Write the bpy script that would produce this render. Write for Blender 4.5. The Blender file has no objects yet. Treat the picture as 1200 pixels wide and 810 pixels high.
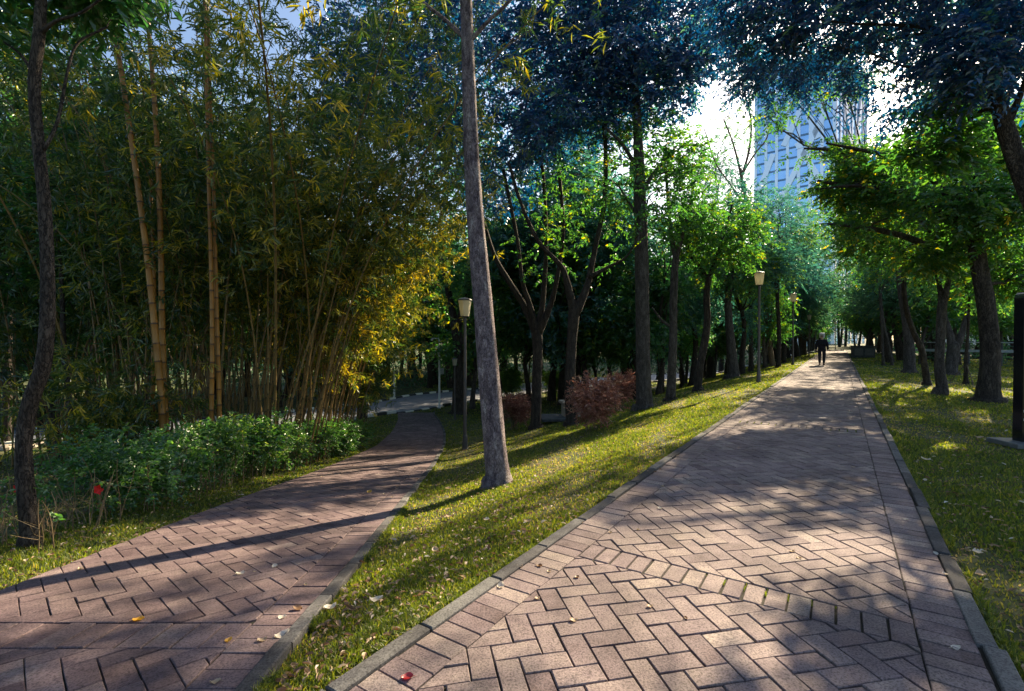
import bpy, math, random
import numpy as np

random.seed(7)
C = bpy.context.scene.collection
SC = bpy.context.scene
PI = math.pi

# ------------------------------------------------------------------ camera model
F, CX, CY, CAMH = 580.0, 600.0, 405.0, 1.5
PITCH = math.atan(8 / 580)
_f = np.array([0, math.cos(PITCH), -math.sin(PITCH)])
_u = np.array([0, math.sin(PITCH), math.cos(PITCH)])


def direction(px, py):
    return np.array([(px - CX) / F, 0, 0]) + (CY - py) / F * _u + _f


def ray(px, py, Y):
    d = direction(px, py)
    return np.array([0, 0, CAMH]) + d * (Y / d[1])


# ------------------------------------------------------------------ terrain
UX, UY = 0.5532, 0.8330            # direction of the main path
QL, QR = -1.83, 0.66               # its two edges (cross coordinate)
_yk = np.array([-60, 0, 2.1, 3.26, 4.25, 5.5, 10.2, 15.9, 19.8, 24, 27, 60, 500])
_zk = np.array([0, 0, 0, -.15, -.28, -.43, -1.16, -1.95, -2.25, -2.45, -2.55, -2.6, -2.6])
_rk = np.array([-1.0, -1.05, -1.12, -1.12, -1.19, -1.26, -1.62, -2.14, -2.65, -3.5, -4.3, -4.3, -4.3])
_lk = np.array([-3.3, -3.3, -3.33, -3.37, -3.44, -3.5, -3.87, -4.39, -4.85, -5.55, -6.3, -6.3, -6.3])
_yd = np.arange(-5, 40, 0.05)


def _smooth(k):
    v = np.interp(_yd, _yk, k)
    w = np.exp(-0.5 * (np.arange(-40, 41) * .05 / .7) ** 2)
    w /= w.sum()
    return np.convolve(np.pad(v, 40, mode='edge'), w, mode='valid')


_zs, _rs, _ls = _smooth(_zk), _smooth(_rk), _smooth(_lk)


def ZL(y): return np.interp(y, _yd, _zs)
def XR(y): return np.interp(y, _yd, _rs)
def XL(y): return np.interp(y, _yd, _ls)


def sst(t):
    t = np.clip(t, 0, 1)
    return t * t * (3 - 2 * t)


def G(x, y):
    x = np.asarray(x, float); y = np.asarray(y, float)
    zl = ZL(y)
    xm = (QL - .12 + UX * y) / UY
    W = np.clip(xm - .1 - XR(y) - .1, .3, 13)
    t = np.clip((xm - x) / W, 0, 1)
    z = zl * (.55 * t + .45 * sst(t))
    z = z - .18 * sst((XL(y) - .4 - x) / 2.5) * sst((y - 1) / 4)
    q = UY * x - UX * y
    z = z - .35 * sst((q - 2.5) / 9)
    return z


def at(px, py):
    d = direction(px, py)
    o = np.array([0, 0, CAMH])
    t = 0.5
    while t < 400:
        p = o + d * t
        if p[2] < G(p[0], p[1]):
            break
        t += 0.05 if t < 60 else .5
    lo, hi = t - .5, t
    for _ in range(30):
        m = (lo + hi) / 2
        p = o + d * m
        if p[2] < G(p[0], p[1]): hi = m
        else: lo = m
    p = o + d * hi
    p[2] = float(G(p[0], p[1]))
    return p


# ------------------------------------------------------------------ materials
def nodes(name):
    m = bpy.data.materials.new(name)
    m.use_nodes = True
    nt = m.node_tree
    nt.nodes.clear()
    out = nt.nodes.new('ShaderNodeOutputMaterial')
    return m, nt, out


def N(nt, typ, **kw):
    n = nt.nodes.new(typ)
    for k, v in kw.items():
        if k.startswith('i_'):
            n.inputs[k[2:].replace('_', ' ')].default_value = v
        else:
            setattr(n, k, v)
    return n


def ramp(nt, stops):
    r = nt.nodes.new('ShaderNodeValToRGB')
    el = r.color_ramp.elements
    while len(el) < len(stops): el.new(.5)
    for e, (p, c) in zip(el, stops):
        e.position = p
        e.color = (*c, 1)
    return r


def L(nt, a, b): nt.links.new(a, b)


def surf(name, stops, scale=8, detail=6, rough=.8, bump=.2, bscale=None, attr=True, spec=.3, stretch=(1, 1, 1), metal=0, mixn=.5, bdist=.01, speck=0, stain=0, crack=0):
    """principled surface: per-piece attribute v and noise drive a ramp of the thing's own colours"""
    m, nt, out = nodes(name)
    b = N(nt, 'ShaderNodeBsdfPrincipled', i_Roughness=rough, i_Metallic=metal)
    b.inputs['Specular IOR Level'].default_value = spec
    tc = N(nt, 'ShaderNodeTexCoord')
    mp = N(nt, 'ShaderNodeMapping'); mp.inputs['Scale'].default_value = stretch
    L(nt, tc.outputs['Object'], mp.inputs['Vector'])
    n1 = N(nt, 'ShaderNodeTexNoise', i_Scale=scale, i_Detail=detail, i_Roughness=.65)
    L(nt, mp.outputs[0], n1.inputs['Vector'])
    fac = n1.outputs['Fac']
    if attr:
        a = N(nt, 'ShaderNodeAttribute', attribute_name='v')
        mx = N(nt, 'ShaderNodeMath', operation='MULTIPLY_ADD')
        sub = N(nt, 'ShaderNodeMath', operation='SUBTRACT'); sub.inputs[1].default_value = .5
        L(nt, fac, sub.inputs[0])
        L(nt, sub.outputs[0], mx.inputs[0]); mx.inputs[1].default_value = mixn * 2
        L(nt, a.outputs['Fac'], mx.inputs[2])
        fac = mx.outputs[0]
    r = ramp(nt, stops)
    L(nt, fac, r.inputs[0])
    col = r.outputs[0]
    for amt, sc_, lo, hi, dark in ((speck, 95, .36, .56, .42), (stain, 1.3, .38, .60, .62), (stain * .7, 5.5, .34, .5, .7)):
        if not amt: continue
        n3 = N(nt, 'ShaderNodeTexNoise', i_Scale=sc_, i_Detail=5, i_Roughness=.6)
        L(nt, tc.outputs['Object'], n3.inputs['Vector'])
        mr = N(nt, 'ShaderNodeMapRange'); mr.inputs['From Min'].default_value = lo; mr.inputs['From Max'].default_value = hi
        mr.inputs['To Min'].default_value = 1 - (1 - dark) * amt; mr.inputs['To Max'].default_value = 1
        L(nt, n3.outputs['Fac'], mr.inputs['Value'])
        mx2 = N(nt, 'ShaderNodeMix', data_type='RGBA', blend_type='MULTIPLY'); mx2.inputs[0].default_value = 1
        L(nt, col, mx2.inputs[6]); L(nt, mr.outputs[0], mx2.inputs[7])
        col = mx2.outputs[2]
    crk = None
    if crack:
        vo = N(nt, 'ShaderNodeTexVoronoi', feature='DISTANCE_TO_EDGE', i_Scale=crack)
        nz = N(nt, 'ShaderNodeTexNoise', i_Scale=crack * 1.2, i_Detail=5)
        L(nt, mp.outputs[0], nz.inputs['Vector'])
        ad = N(nt, 'ShaderNodeMix', data_type='RGBA', blend_type='LINEAR_LIGHT'); ad.inputs[0].default_value = .12
        L(nt, mp.outputs[0], ad.inputs[6]); L(nt, nz.outputs['Color'], ad.inputs[7])
        L(nt, ad.outputs[2], vo.inputs['Vector'])
        mr = N(nt, 'ShaderNodeMapRange'); mr.inputs['From Max'].default_value = .11; mr.inputs['To Min'].default_value = .35
        L(nt, vo.outputs['Distance'], mr.inputs['Value'])
        mx2 = N(nt, 'ShaderNodeMix', data_type='RGBA', blend_type='MULTIPLY'); mx2.inputs[0].default_value = 1
        L(nt, col, mx2.inputs[6]); L(nt, mr.outputs[0], mx2.inputs[7])
        col = mx2.outputs[2]; crk = mr.outputs[0]
    L(nt, col, b.inputs['Base Color'])
    if bump:
        n2 = N(nt, 'ShaderNodeTexNoise', i_Scale=bscale or scale * 4, i_Detail=8, i_Roughness=.7)
        L(nt, mp.outputs[0], n2.inputs['Vector'])
        bp = N(nt, 'ShaderNodeBump', i_Strength=bump, i_Distance=bdist)
        hgt = n2.outputs['Fac']
        if crk is not None:
            am = N(nt, 'ShaderNodeMath', operation='ADD'); L(nt, hgt, am.inputs[0]); L(nt, crk, am.inputs[1]); hgt = am.outputs[0]
        L(nt, hgt, bp.inputs['Height']); L(nt, bp.outputs[0], b.inputs['Normal'])
    L(nt, b.outputs[0], out.inputs[0])
    return m


def leafmat(name, stops, trans=.45, gloss=.06, rough=.35):
    m, nt, out = nodes(name)
    a = N(nt, 'ShaderNodeAttribute', attribute_name='v')
    r = ramp(nt, stops)
    L(nt, a.outputs['Fac'], r.inputs[0])
    hs = N(nt, 'ShaderNodeHueSaturation', i_Hue=.5, i_Saturation=1.12, i_Value=2.9)
    L(nt, r.outputs[0], hs.inputs['Color'])
    d = N(nt, 'ShaderNodeBsdfDiffuse'); t = N(nt, 'ShaderNodeBsdfTranslucent')
    L(nt, r.outputs[0], d.inputs[0]); L(nt, hs.outputs[0], t.inputs[0])
    m1 = N(nt, 'ShaderNodeMixShader'); m1.inputs[0].default_value = trans
    L(nt, d.outputs[0], m1.inputs[1]); L(nt, t.outputs[0], m1.inputs[2])
    g = N(nt, 'ShaderNodeBsdfGlossy', i_Roughness=rough)
    g.inputs['Color'].default_value = (1, 1, 1, 1)
    m2 = N(nt, 'ShaderNodeMixShader'); m2.inputs[0].default_value = gloss
    L(nt, m1.outputs[0], m2.inputs[1]); L(nt, g.outputs[0], m2.inputs[2])
    L(nt, m2.outputs[0], out.inputs[0])
    return m


M = {}
M['paver'] = surf('paver_brick', [(0, (.12, .078, .075)), (.35, (.215, .158, .162)), (.65, (.30, .232, .216)), (1, (.44, .36, .30))], 9, 8, .85, .6, 110, mixn=.45, bdist=.006, speck=1, stain=1)
M['paver_red'] = surf('paver_brick_worn', [(0, (.09, .055, .062)), (.4, (.185, .128, .132)), (.7, (.25, .18, .175)), (1, (.35, .28, .25))], 6, 8, .82, .6, 100, mixn=.55, bdist=.006, speck=1, stain=1)
M['joint'] = surf('joint_soil', [(.3, (.012, .011, .008)), (.7, (.035, .03, .02))], 20, 6, .95, .3, attr=False)
M['kerb'] = surf('kerb_concrete', [(.2, (.06, .058, .06)), (.5, (.12, .115, .115)), (.8, (.20, .195, .185))], 14, 8, .9, .5, 90, mixn=.5, bdist=.008, speck=1, stain=1)
M['soil'] = surf('lawn_soil', [(.3, (.028, .042, .012)), (.5, (.058, .070, .020)), (.7, (.105, .092, .04))], 2.2, 10, .95, .6, 30, attr=False, bdist=.03)
M['asphalt'] = surf('road_asphalt', [(.3, (.10, .11, .13)), (.7, (.17, .18, .205))], 3, 8, .8, .3, 200, attr=False)
M['kerbpaint'] = surf('kerb_paint', [(0, (.05, .05, .05)), (.5, (.06, .06, .06)), (.55, (.7, .68, .6)), (1, (.75, .73, .65))], 10, 4, .8, .1, mixn=.0)
M['grass'] = leafmat('grass_blade', [(0, (.03, .048, .010)), (.3, (.065, .092, .016)), (.55, (.125, .150, .018)), (.78, (.21, .185, .034)), (1, (.29, .22, .09))], .4, .03, .5)
M['litter'] = leafmat('dry_leaf', [(0, (.07, .035, .02)), (.4, (.16, .09, .045)), (.7, (.30, .21, .12)), (.9, (.45, .36, .25)), (1, (.55, .5, .42))], .15, .04, .5)
M['bark_pale'] = surf('bark_grey_mauve', [(.25, (.11, .082, .095)), (.45, (.25, .195, .205)), (.65, (.36, .29, .285)), (.8, (.52, .46, .43))], 9, 9, .9, 1.0, 40, mixn=.9, stretch=(1, 1, .4), bdist=.022, speck=.5, crack=22)
M['bark'] = surf('bark_dark', [(.2, (.03, .024, .02)), (.5, (.075, .058, .045)), (.8, (.15, .12, .095))], 12, 8, .92, 1.0, 26, mixn=.7, stretch=(1, 1, .3), bdist=.03, speck=.5, crack=18)
M['bark_grey'] = surf('bark_grey_brown', [(.2, (.05, .042, .036)), (.5, (.12, .10, .085)), (.8, (.22, .19, .16))], 12, 8, .92, 1.0, 26, mixn=.7, stretch=(1, 1, .3), bdist=.03, speck=.5, crack=18)
M['twig'] = surf('twig_bark', [(.2, (.08, .055, .035)), (.6, (.17, .12, .08)), (1, (.3, .24, .17))], 20, 5, .9, .3, mixn=.5)
M['stem'] = surf('woody_stem', [(.2, (.12, .08, .04)), (.6, (.24, .165, .085)), (1, (.36, .28, .16))], 20, 5, .85, .3, mixn=.4)
M['culm_gold'] = surf('culm_yellow', [(0, (.03, .016, .006)), (.2, (.07, .03, .008)), (.4, (.27, .105, .013)), (.7, (.36, .16, .022)), (1, (.44, .24, .05))], 5, 5, .45, .05, spec=.4, mixn=.32, stretch=(1, 1, .3), stain=.8)
M['culm_green'] = surf('culm_brown_green', [(0, (.03, .022, .01)), (.2, (.06, .045, .015)), (.4, (.13, .085, .025)), (.7, (.20, .12, .035)), (1, (.26, .19, .07))], 5, 5, .5, .05, spec=.4, mixn=.25, stretch=(1, 1, .3))
# foliage
M['leaf_flare_blue'] = leafmat('leaf_green_flare_tint', [(0, (.007, .025, .075)), (.45, (.013, .052, .130)), (.7, (.022, .085, .115)), (1, (.08, .17, .045))], .4, .08, .3)  # dark green leaves with lens flare and shade blue put into the colour
M['leaf_dark'] = leafmat('leaf_dark_green', [(0, (.018, .062, .022)), (.5, (.040, .120, .032)), (.85, (.08, .165, .034)), (1, (.18, .21, .03))], .5, .06)
M['leaf_mid'] = leafmat('leaf_mid_green', [(0, (.018, .062, .018)), (.5, (.042, .115, .022)), (.82, (.09, .165, .024)), (.95, (.19, .23, .02)), (1, (.34, .25, .02))], .5, .06)
M['leaf_teal'] = leafmat('leaf_teal_green', [(0, (.014, .055, .050)), (.5, (.03, .10, .075)), (.85, (.06, .15, .075)), (1, (.13, .2, .05))], .46, .06)
M['leaf_bamboo'] = leafmat('leaf_bamboo', [(0, (.012, .038, .012)), (.4, (.032, .072, .016)), (.65, (.09, .118, .020)), (.88, (.25, .22, .03)), (1, (.42, .32, .05))], .46, .05)
M['leaf_hedge'] = leafmat('leaf_hedge', [(0, (.022, .065, .016)), (.5, (.055, .13, .026)), (.85, (.12, .20, .04)), (1, (.24, .26, .06))], .45, .06, .35)
M['leaf_red'] = leafmat('leaf_copper', [(0, (.08, .030, .022)), (.5, (.19, .078, .052)), (.85, (.30, .155, .105)), (1, (.42, .29, .19))], .42, .06, .35)
M['leaf_wood'] = leafmat('leaf_far_wood', [(0, (.018, .05, .03)), (.5, (.035, .09, .045)), (.9, (.06, .13, .045)), (1, (.10, .15, .04))], .4, .04)
M['petal'] = surf('petal_red', [(.3, (.55, .01, .01)), (.7, (.75, .03, .02))], 20, 3, .6, 0, attr=False)
M['black_gloss'] = surf('sign_black_gloss', [(.3, (.006, .007, .009)), (.7, (.012, .013, .015))], 4, 4, .12, 0, attr=False, spec=.6)
M['cream'] = surf('cream_stripe', [(.3, (.5, .48, .40)), (.7, (.58, .55, .47))], 20, 4, .5, 0, attr=False)  # even cream for the two bands across the sign panel
M['stone'] = surf('stone_cream', [(.2, (.26, .22, .17)), (.5, (.38, .33, .26)), (.8, (.48, .43, .36))], 9, 8, .9, .5, 60, attr=False)
M['stone_dark'] = surf('stone_dark', [(.2, (.04, .042, .045)), (.5, (.08, .083, .085)), (.8, (.14, .14, .14))], 5, 8, .9, .5, 40, attr=False)
M['pole_dark'] = surf('pole_bronze', [(.2, (.06, .055, .055)), (.7, (.11, .10, .10))], 8, 6, .4, .05, attr=False, spec=.5, metal=.3)
M['pole_white'] = surf('pole_white', [(.2, (.55, .56, .56)), (.7, (.72, .73, .73))], 6, 6, .5, .05, attr=False)
M['lampglass'] = leafmat('lamp_opal', [(0, (.40, .385, .30)), (1, (.46, .44, .35))], .3, .08, .2)
M['white'] = surf('white_panel', [(.3, (.80, .85, .90)), (.7, (.88, .91, .94))], .05, 4, .35, 0, attr=False, metal=.7)
M['pinkish'] = surf('pinkish_panel', [(.3, (.80, .72, .71)), (.7, (.88, .80, .78))], .05, 4, .4, 0, attr=False, metal=.5)
M['glass'] = surf('tower_glass', [(.3, (.32, .52, .78)), (.7, (.50, .72, .92))], .12, 3, .12, 0, attr=False, spec=.7, metal=.75)
M['slab'] = surf('tower_slab', [(.3, (.16, .30, .50)), (.7, (.22, .38, .58))], .1, 3, .5, 0, attr=False)
M['rail'] = surf('rail_pale', [(.3, (.30, .34, .34)), (.7, (.42, .46, .46))], 6, 4, .6, .1, attr=False)
M['cloth_dark'] = surf('cloth_dark', [(.3, (.008, .008, .013)), (.7, (.018, .018, .026))], 30, 4, .9, .2, attr=False)
M['cloth_navy'] = surf('cloth_navy', [(.3, (.012, .013, .02)), (.7, (.025, .026, .036))], 30, 4, .9, .2, attr=False)
M['skin'] = surf('skin', [(.3, (.42, .26, .19)), (.7, (.5, .32, .24))], 10, 3, .6, 0, attr=False)
M['hair_white'] = surf('cap_white', [(.3, (.70, .72, .72)), (.7, (.82, .83, .83))], 40, 4, .8, .2, attr=False)
M['shoe'] = surf('shoe', [(.3, (.01, .01, .01)), (.7, (.03, .03, .03))], 20, 3, .6, .1, attr=False)
M['steel'] = surf('base_plate', [(.3, (.10, .10, .10)), (.7, (.16, .16, .155))], 8, 6, .6, .2, attr=False)


# ------------------------------------------------------------------ mesh builder
class MB:
    def __init__(s):
        s.v = []; s.f = {}; s.a = []; s.n = 0

    def add(s, verts, faces, val=.5):
        verts = np.asarray(verts, float).reshape(-1, 3)
        faces = np.asarray(faces, int)
        s.v.append(verts)
        s.a.append(np.broadcast_to(np.asarray(val, float), (len(verts),)))
        s.f.setdefault(faces.shape[1], []).append(faces + s.n)
        s.n += len(verts)

    def poly(s, pts, val=.5):
        s.add(pts, [list(range(len(pts)))], val)

    def tube(s, pts, rad, sides=10, wob=0., seed=0, sub=3, val=.5, cap=True):
        pts = np.asarray(pts, float); rad = np.asarray(rad, float)
        if sub > 1 and len(pts) > 2:
            P = np.vstack([2 * pts[0] - pts[1], pts, 2 * pts[-1] - pts[-2]])
            o = []; ro = []
            for i in range(1, len(P) - 2):
                for k in range(sub):
                    t = k / sub
                    o.append(.5 * (2 * P[i] + (P[i + 1] - P[i - 1]) * t + (2 * P[i - 1] - 5 * P[i] + 4 * P[i + 1] - P[i + 2]) * t * t + (3 * P[i] - P[i - 1] - 3 * P[i + 1] + P[i + 2]) * t ** 3))
                    ro.append(rad[i - 1] * (1 - t) + rad[i] * t)
            o.append(pts[-1]); ro.append(rad[-1])
            pts = np.array(o); rad = np.array(ro)
        n = len(pts)
        T = np.gradient(pts, axis=0)
        T /= np.linalg.norm(T, axis=1)[:, None] + 1e-9
        ref = np.array([0, 1., 0]) if abs(T[0][1]) < .9 else np.array([1., 0, 0])
        u = ref - T[0] * ref.dot(T[0]); u /= np.linalg.norm(u)
        rng = np.random.default_rng(seed)
        ang = np.linspace(0, 2 * PI, sides, endpoint=False)
        ph = rng.uniform(0, 6.28, 6)
        V = []
        for i in range(n):
            u = u - T[i] * u.dot(T[i]); u /= np.linalg.norm(u) + 1e-9
            w = np.cross(T[i], u)
            rr = rad[i] * np.ones(sides)
            if wob:
                rr = rr * (1 + wob * (np.sin(2 * ang + ph[0] + i * .31) + .7 * np.sin(3 * ang + ph[1] - i * .47) + .5 * np.sin(5 * ang + ph[2] + i * .9)) + rng.normal(0, wob * .5, sides))
            V.append(pts[i] + np.outer(np.cos(ang) * rr, u) + np.outer(np.sin(ang) * rr, w))
        V = np.vstack(V)
        i, j = np.meshgrid(np.arange(n - 1), np.arange(sides), indexing='ij')
        a = i * sides + j; b = i * sides + (j + 1) % sides
        Fq = np.stack([a, b, b + sides, a + sides], -1).reshape(-1, 4)
        if np.ndim(val) == 1:
            val = np.repeat(np.asarray(val), sides)
        s.add(V, Fq, val)
        if cap:
            s.f.setdefault(sides, []).append(np.array([[s.n - sides + k for k in range(sides)]]))
            s.f.setdefault(sides, []).append(np.array([[s.n - n * sides + sides - 1 - k for k in range(sides)]]))

    def box(s, c, size, rz=0, val=.5, bev=0):
        x, y, z = np.array(size) / 2
        if bev:
            b = bev
            lv = []
            for zz, ins in ((-z, b), (-z + b, 0), (z - b, 0), (z, b)):
                lv.append([(-x + ins, -y + ins, zz), (x - ins, -y + ins, zz), (x - ins, y - ins, zz), (-x + ins, y - ins, zz)])
            V = np.array(lv).reshape(-1, 3)
            Fq = [[3, 2, 1, 0], [12, 13, 14, 15]]
            for k in range(3):
                for j in range(4):
                    Fq.append([k * 4 + j, k * 4 + (j + 1) % 4, k * 4 + 4 + (j + 1) % 4, k * 4 + 4 + j])
        else:
            V = np.array([(-x, -y, -z), (x, -y, -z), (x, y, -z), (-x, y, -z), (-x, -y, z), (x, -y, z), (x, y, z), (-x, y, z)])
            Fq = [[3, 2, 1, 0], [4, 5, 6, 7], [0, 1, 5, 4], [1, 2, 6, 5], [2, 3, 7, 6], [3, 0, 4, 7]]
        cr, sr = math.cos(rz), math.sin(rz)
        Rm = np.array([[cr, -sr, 0], [sr, cr, 0], [0, 0, 1]])
        s.add(V @ Rm.T + np.asarray(c, float), Fq, val)

    def lathe(s, prof, sides=16, c=(0, 0, 0), val=.5):
        n = len(prof)
        ang = np.linspace(0, 2 * PI, sides, endpoint=False)
        V = np.vstack([np.stack([r * np.cos(ang), r * np.sin(ang), np.full(sides, z)], -1) for r, z in prof]) + np.asarray(c)
        i, j = np.meshgrid(np.arange(n - 1), np.arange(sides), indexing='ij')
        a = i * sides + j; b = i * sides + (j + 1) % sides
        s.add(V, np.stack([a, b, b + sides, a + sides], -1).reshape(-1, 4), val)
        s.f.setdefault(sides, []).append(np.array([[s.n - sides + k for k in range(sides)]]))
        s.f.setdefault(sides, []).append(np.array([[s.n - n * sides + sides - 1 - k for k in range(sides)]]))

    def mesh(s, name, mat, smooth=False):
        V = np.vstack(s.v).astype(np.float32)
        me = bpy.data.meshes.new(name)
        me.vertices.add(len(V)); me.vertices.foreach_set('co', V.ravel())
        loops = []; starts = []; k0 = 0
        for k, fl in s.f.items():
            Fk = np.vstack(fl)
            loops.append(Fk.ravel())
            starts.append(k0 + np.arange(len(Fk)) * k)
            k0 += Fk.size
        lo = np.concatenate(loops).astype(np.int32); st = np.concatenate(starts).astype(np.int32)
        me.loops.add(len(lo)); me.loops.foreach_set('vertex_index', lo)
        me.polygons.add(len(st)); me.polygons.foreach_set('loop_start', st)
        me.polygons.foreach_set('use_smooth', np.full(len(st), bool(smooth)))
        me.update(calc_edges=True)
        at_ = me.attributes.new('v', 'FLOAT', 'POINT')
        at_.data.foreach_set('value', np.concatenate(s.a).astype(np.float32))
        me.materials.append(mat)
        return me

    def obj(s, name, mat, parent=None, smooth=False, loc=None):
        o = bpy.data.objects.new(name, s.mesh(name, mat, smooth))
        C.objects.link(o)
        if parent: o.parent = parent
        if loc is not None: o.location = loc
        return o


def tag(o, label=None, cat=None, group=None, kind=None):
    if label: o['label'] = label
    if cat: o['category'] = cat
    if group: o['group'] = group
    if kind: o['kind'] = kind
    return o


def empty(name, loc, label, cat, group=None, rz=0):
    o = bpy.data.objects.new(name, None)
    C.objects.link(o)
    o.location = [float(c) for c in loc]
    o.rotation_euler = (0, 0, rz)
    o.empty_display_size = .2
    return tag(o, label, cat, group)


def copy_tree(src, loc, rz, scale=1., label=None, group=None):
    r = src.copy(); C.objects.link(r)
    r.location = [float(c) for c in loc]; r.rotation_euler = (0, 0, rz); r.scale = (scale,) * 3
    if label: r['label'] = label
    if group: r['group'] = group
    for ch in list(src.children):
        c = ch.copy(); C.objects.link(c); c.parent = r
        for g in list(ch.children):
            d = g.copy(); C.objects.link(d); d.parent = c
    return r


# ------------------------------------------------------------------ leaves
def nrm(a): return a / (np.linalg.norm(a, axis=-1, keepdims=True) + 1e-9)


def add_leaves(mb, P, D, Nn, ln, wd, fold, val, six=True):
    """folded elliptical leaves: base P, direction D, normal Nn"""
    D = nrm(D)
    S = nrm(np.cross(D, Nn)); Nn = np.cross(S, D)
    ln = np.broadcast_to(ln, (len(P),))[:, None]; wd = np.broadcast_to(wd, (len(P),))[:, None]
    up = Nn * wd * fold
    if six:
        V = np.stack([P, P + D * ln * .32 + S * wd * .48 + up, P + D * ln * .68 + S * wd * .40 + up, P + D * ln - Nn * ln * .12,
                      P + D * ln * .68 - S * wd * .40 + up, P + D * ln * .32 - S * wd * .48 + up], 1)
        b = np.arange(len(P))[:, None] * 6
        Fq = np.vstack([b + np.array([[0, 1, 2, 3]]), b + np.array([[0, 3, 4, 5]])])
        k = 6
    else:
        V = np.stack([P, P + D * ln * .5 + S * wd * .5 + up, P + D * ln - Nn * ln * .1, P + D * ln * .5 - S * wd * .5 + up], 1)
        b = np.arange(len(P))[:, None] * 4
        Fq = np.vstack([b + np.array([[0, 1, 2]]), b + np.array([[0, 2, 3]])])
        k = 4
    mb.add(V.reshape(-1, 3), Fq, np.repeat(val, k))


def clump_noise(P, sc, seed):
    rng = np.random.default_rng(seed)
    o = np.zeros(len(P))
    for i in range(5):
        k = rng.normal(0, 1, 3); k = k / np.linalg.norm(k) * sc * (1 + .5 * i)
        o += np.sin(P @ k + rng.uniform(0, 6.28)) / (1 + .35 * i)
    return o / 2


KIND = {   # leaf length, width, per twig, twig length, droop, flatness (0 any normal .. 1 horizontal)
    'broad': dict(ln=.175, wd=.078, m=9, tl=.45, droop=.15, flat=.35, mat='leaf_flare_blue'),
    'dark': dict(ln=.15, wd=.066, m=10, tl=.45, droop=.15, flat=.45, mat='leaf_dark'),
    'mid': dict(ln=.14, wd=.066, m=10, tl=.42, droop=.1, flat=.45, mat='leaf_mid'),
    'teal': dict(ln=.125, wd=.048, m=14, tl=.5, droop=.12, flat=.55, mat='leaf_teal'),
    'spray': dict(ln=.10, wd=.044, m=18, tl=.6, droop=.22, flat=.75, mat='leaf_flare_blue'),
    'sprayg': dict(ln=.13, wd=.06, m=14, tl=.55, droop=.12, flat=.75, mat='leaf_mid'),
    'hedge': dict(ln=.048, wd=.030, m=10, tl=.22, droop=-.15, flat=.4, mat='leaf_hedge'),
    'copper': dict(ln=.05, wd=.024, m=10, tl=.2, droop=-.35, flat=.2, mat='leaf_red'),
    'wood': dict(ln=.22, wd=.10, m=8, tl=.7, droop=.1, flat=.4, mat='leaf_wood'),
}


def crown_mesh(ells, ntw, kind, seed, size=1., clump=.15, gscale=1.5, six=True, vb=0.):
    """ells: (centre, (rx,ry,rz)) ; ntw twigs in all"""
    k = KIND[kind]
    rng = np.random.default_rng(seed)
    vol = np.array([(r[0] * r[1] * r[2]) ** .8 for c, r in ells]); vol /= vol.sum()
    cnt = int(ntw * 1.9)
    idx = rng.choice(len(ells), cnt, p=vol)
    Cc = np.array([c for c, r in ells])[idx]; Rr = np.array([r for c, r in ells])[idx]
    d = nrm(rng.normal(0, 1, (cnt, 3)))
    rad = rng.uniform(0, 1, cnt)[:, None] ** .42
    O = Cc + d * rad * Rr * (1 + rng.normal(0, .10, (cnt, 1)))
    keep = clump_noise(O, gscale, seed + 5) > -.30 + clump + rng.normal(0, .22, cnt)
    O = O[keep][:ntw]; d = d[keep][:ntw]
    n = len(O)
    T = nrm(d * .7 + rng.normal(0, .55, (n, 3)) + np.array([0, 0, -k['droop']]))
    T[:, 2] *= (1 - .5 * k['flat']); T = nrm(T)
    m = k['m']
    s = (np.arange(m) + .5) / m
    tl = k['tl'] * size * rng.uniform(.6, 1.3, n)
    B = O[:, None, :] + T[:, None, :] * (s[None, :] * tl[:, None])[:, :, None]
    B = B + np.array([0, 0, -1.]) * ((s ** 2)[None, :] * tl[:, None] * .22)[:, :, None]
    up = np.array([0, 0, 1.])
    side = nrm(np.cross(T, up) + rng.normal(0, .15, (n, 3)))
    sg = np.where(np.arange(m) % 2 == 0, 1, -1)[None, :, None]
    D = T[:, None, :] * .55 + side[:, None, :] * sg * .8 + rng.normal(0, .28, (n, m, 3))
    D[..., 2] -= .25
    Nn = up * (k['flat'] + .15) + rng.normal(0, 1 - k['flat'] * .75, (n, m, 3))
    val = np.clip(rng.normal(.48 + vb, .16, n)[:, None] + rng.normal(0, .14, (n, m)), 0, 1)
    ln = k['ln'] * size * rng.uniform(.6, 1.2, (n, m))
    wd = ln * (k['wd'] / k['ln']) * rng.uniform(.85, 1.2, (n, m))
    mb = MB()
    add_leaves(mb, B.reshape(-1, 3), D.reshape(-1, 3), Nn.reshape(-1, 3), ln.ravel(), wd.ravel(), .22, val.ravel(), six)
    return mb


def wiggle(a, b, n, amp, rng):
    a = np.asarray(a); b = np.asarray(b)
    t = np.linspace(0, 1, n)[:, None]
    p = a + (b - a) * t + rng.normal(0, amp * np.linalg.norm(b - a), (n, 3)) * np.sin(t * PI)
    p[:, 2] += np.sin(t[:, 0] * PI) * .06 * np.linalg.norm(b - a)
    return p


_seed = [100]


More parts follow.
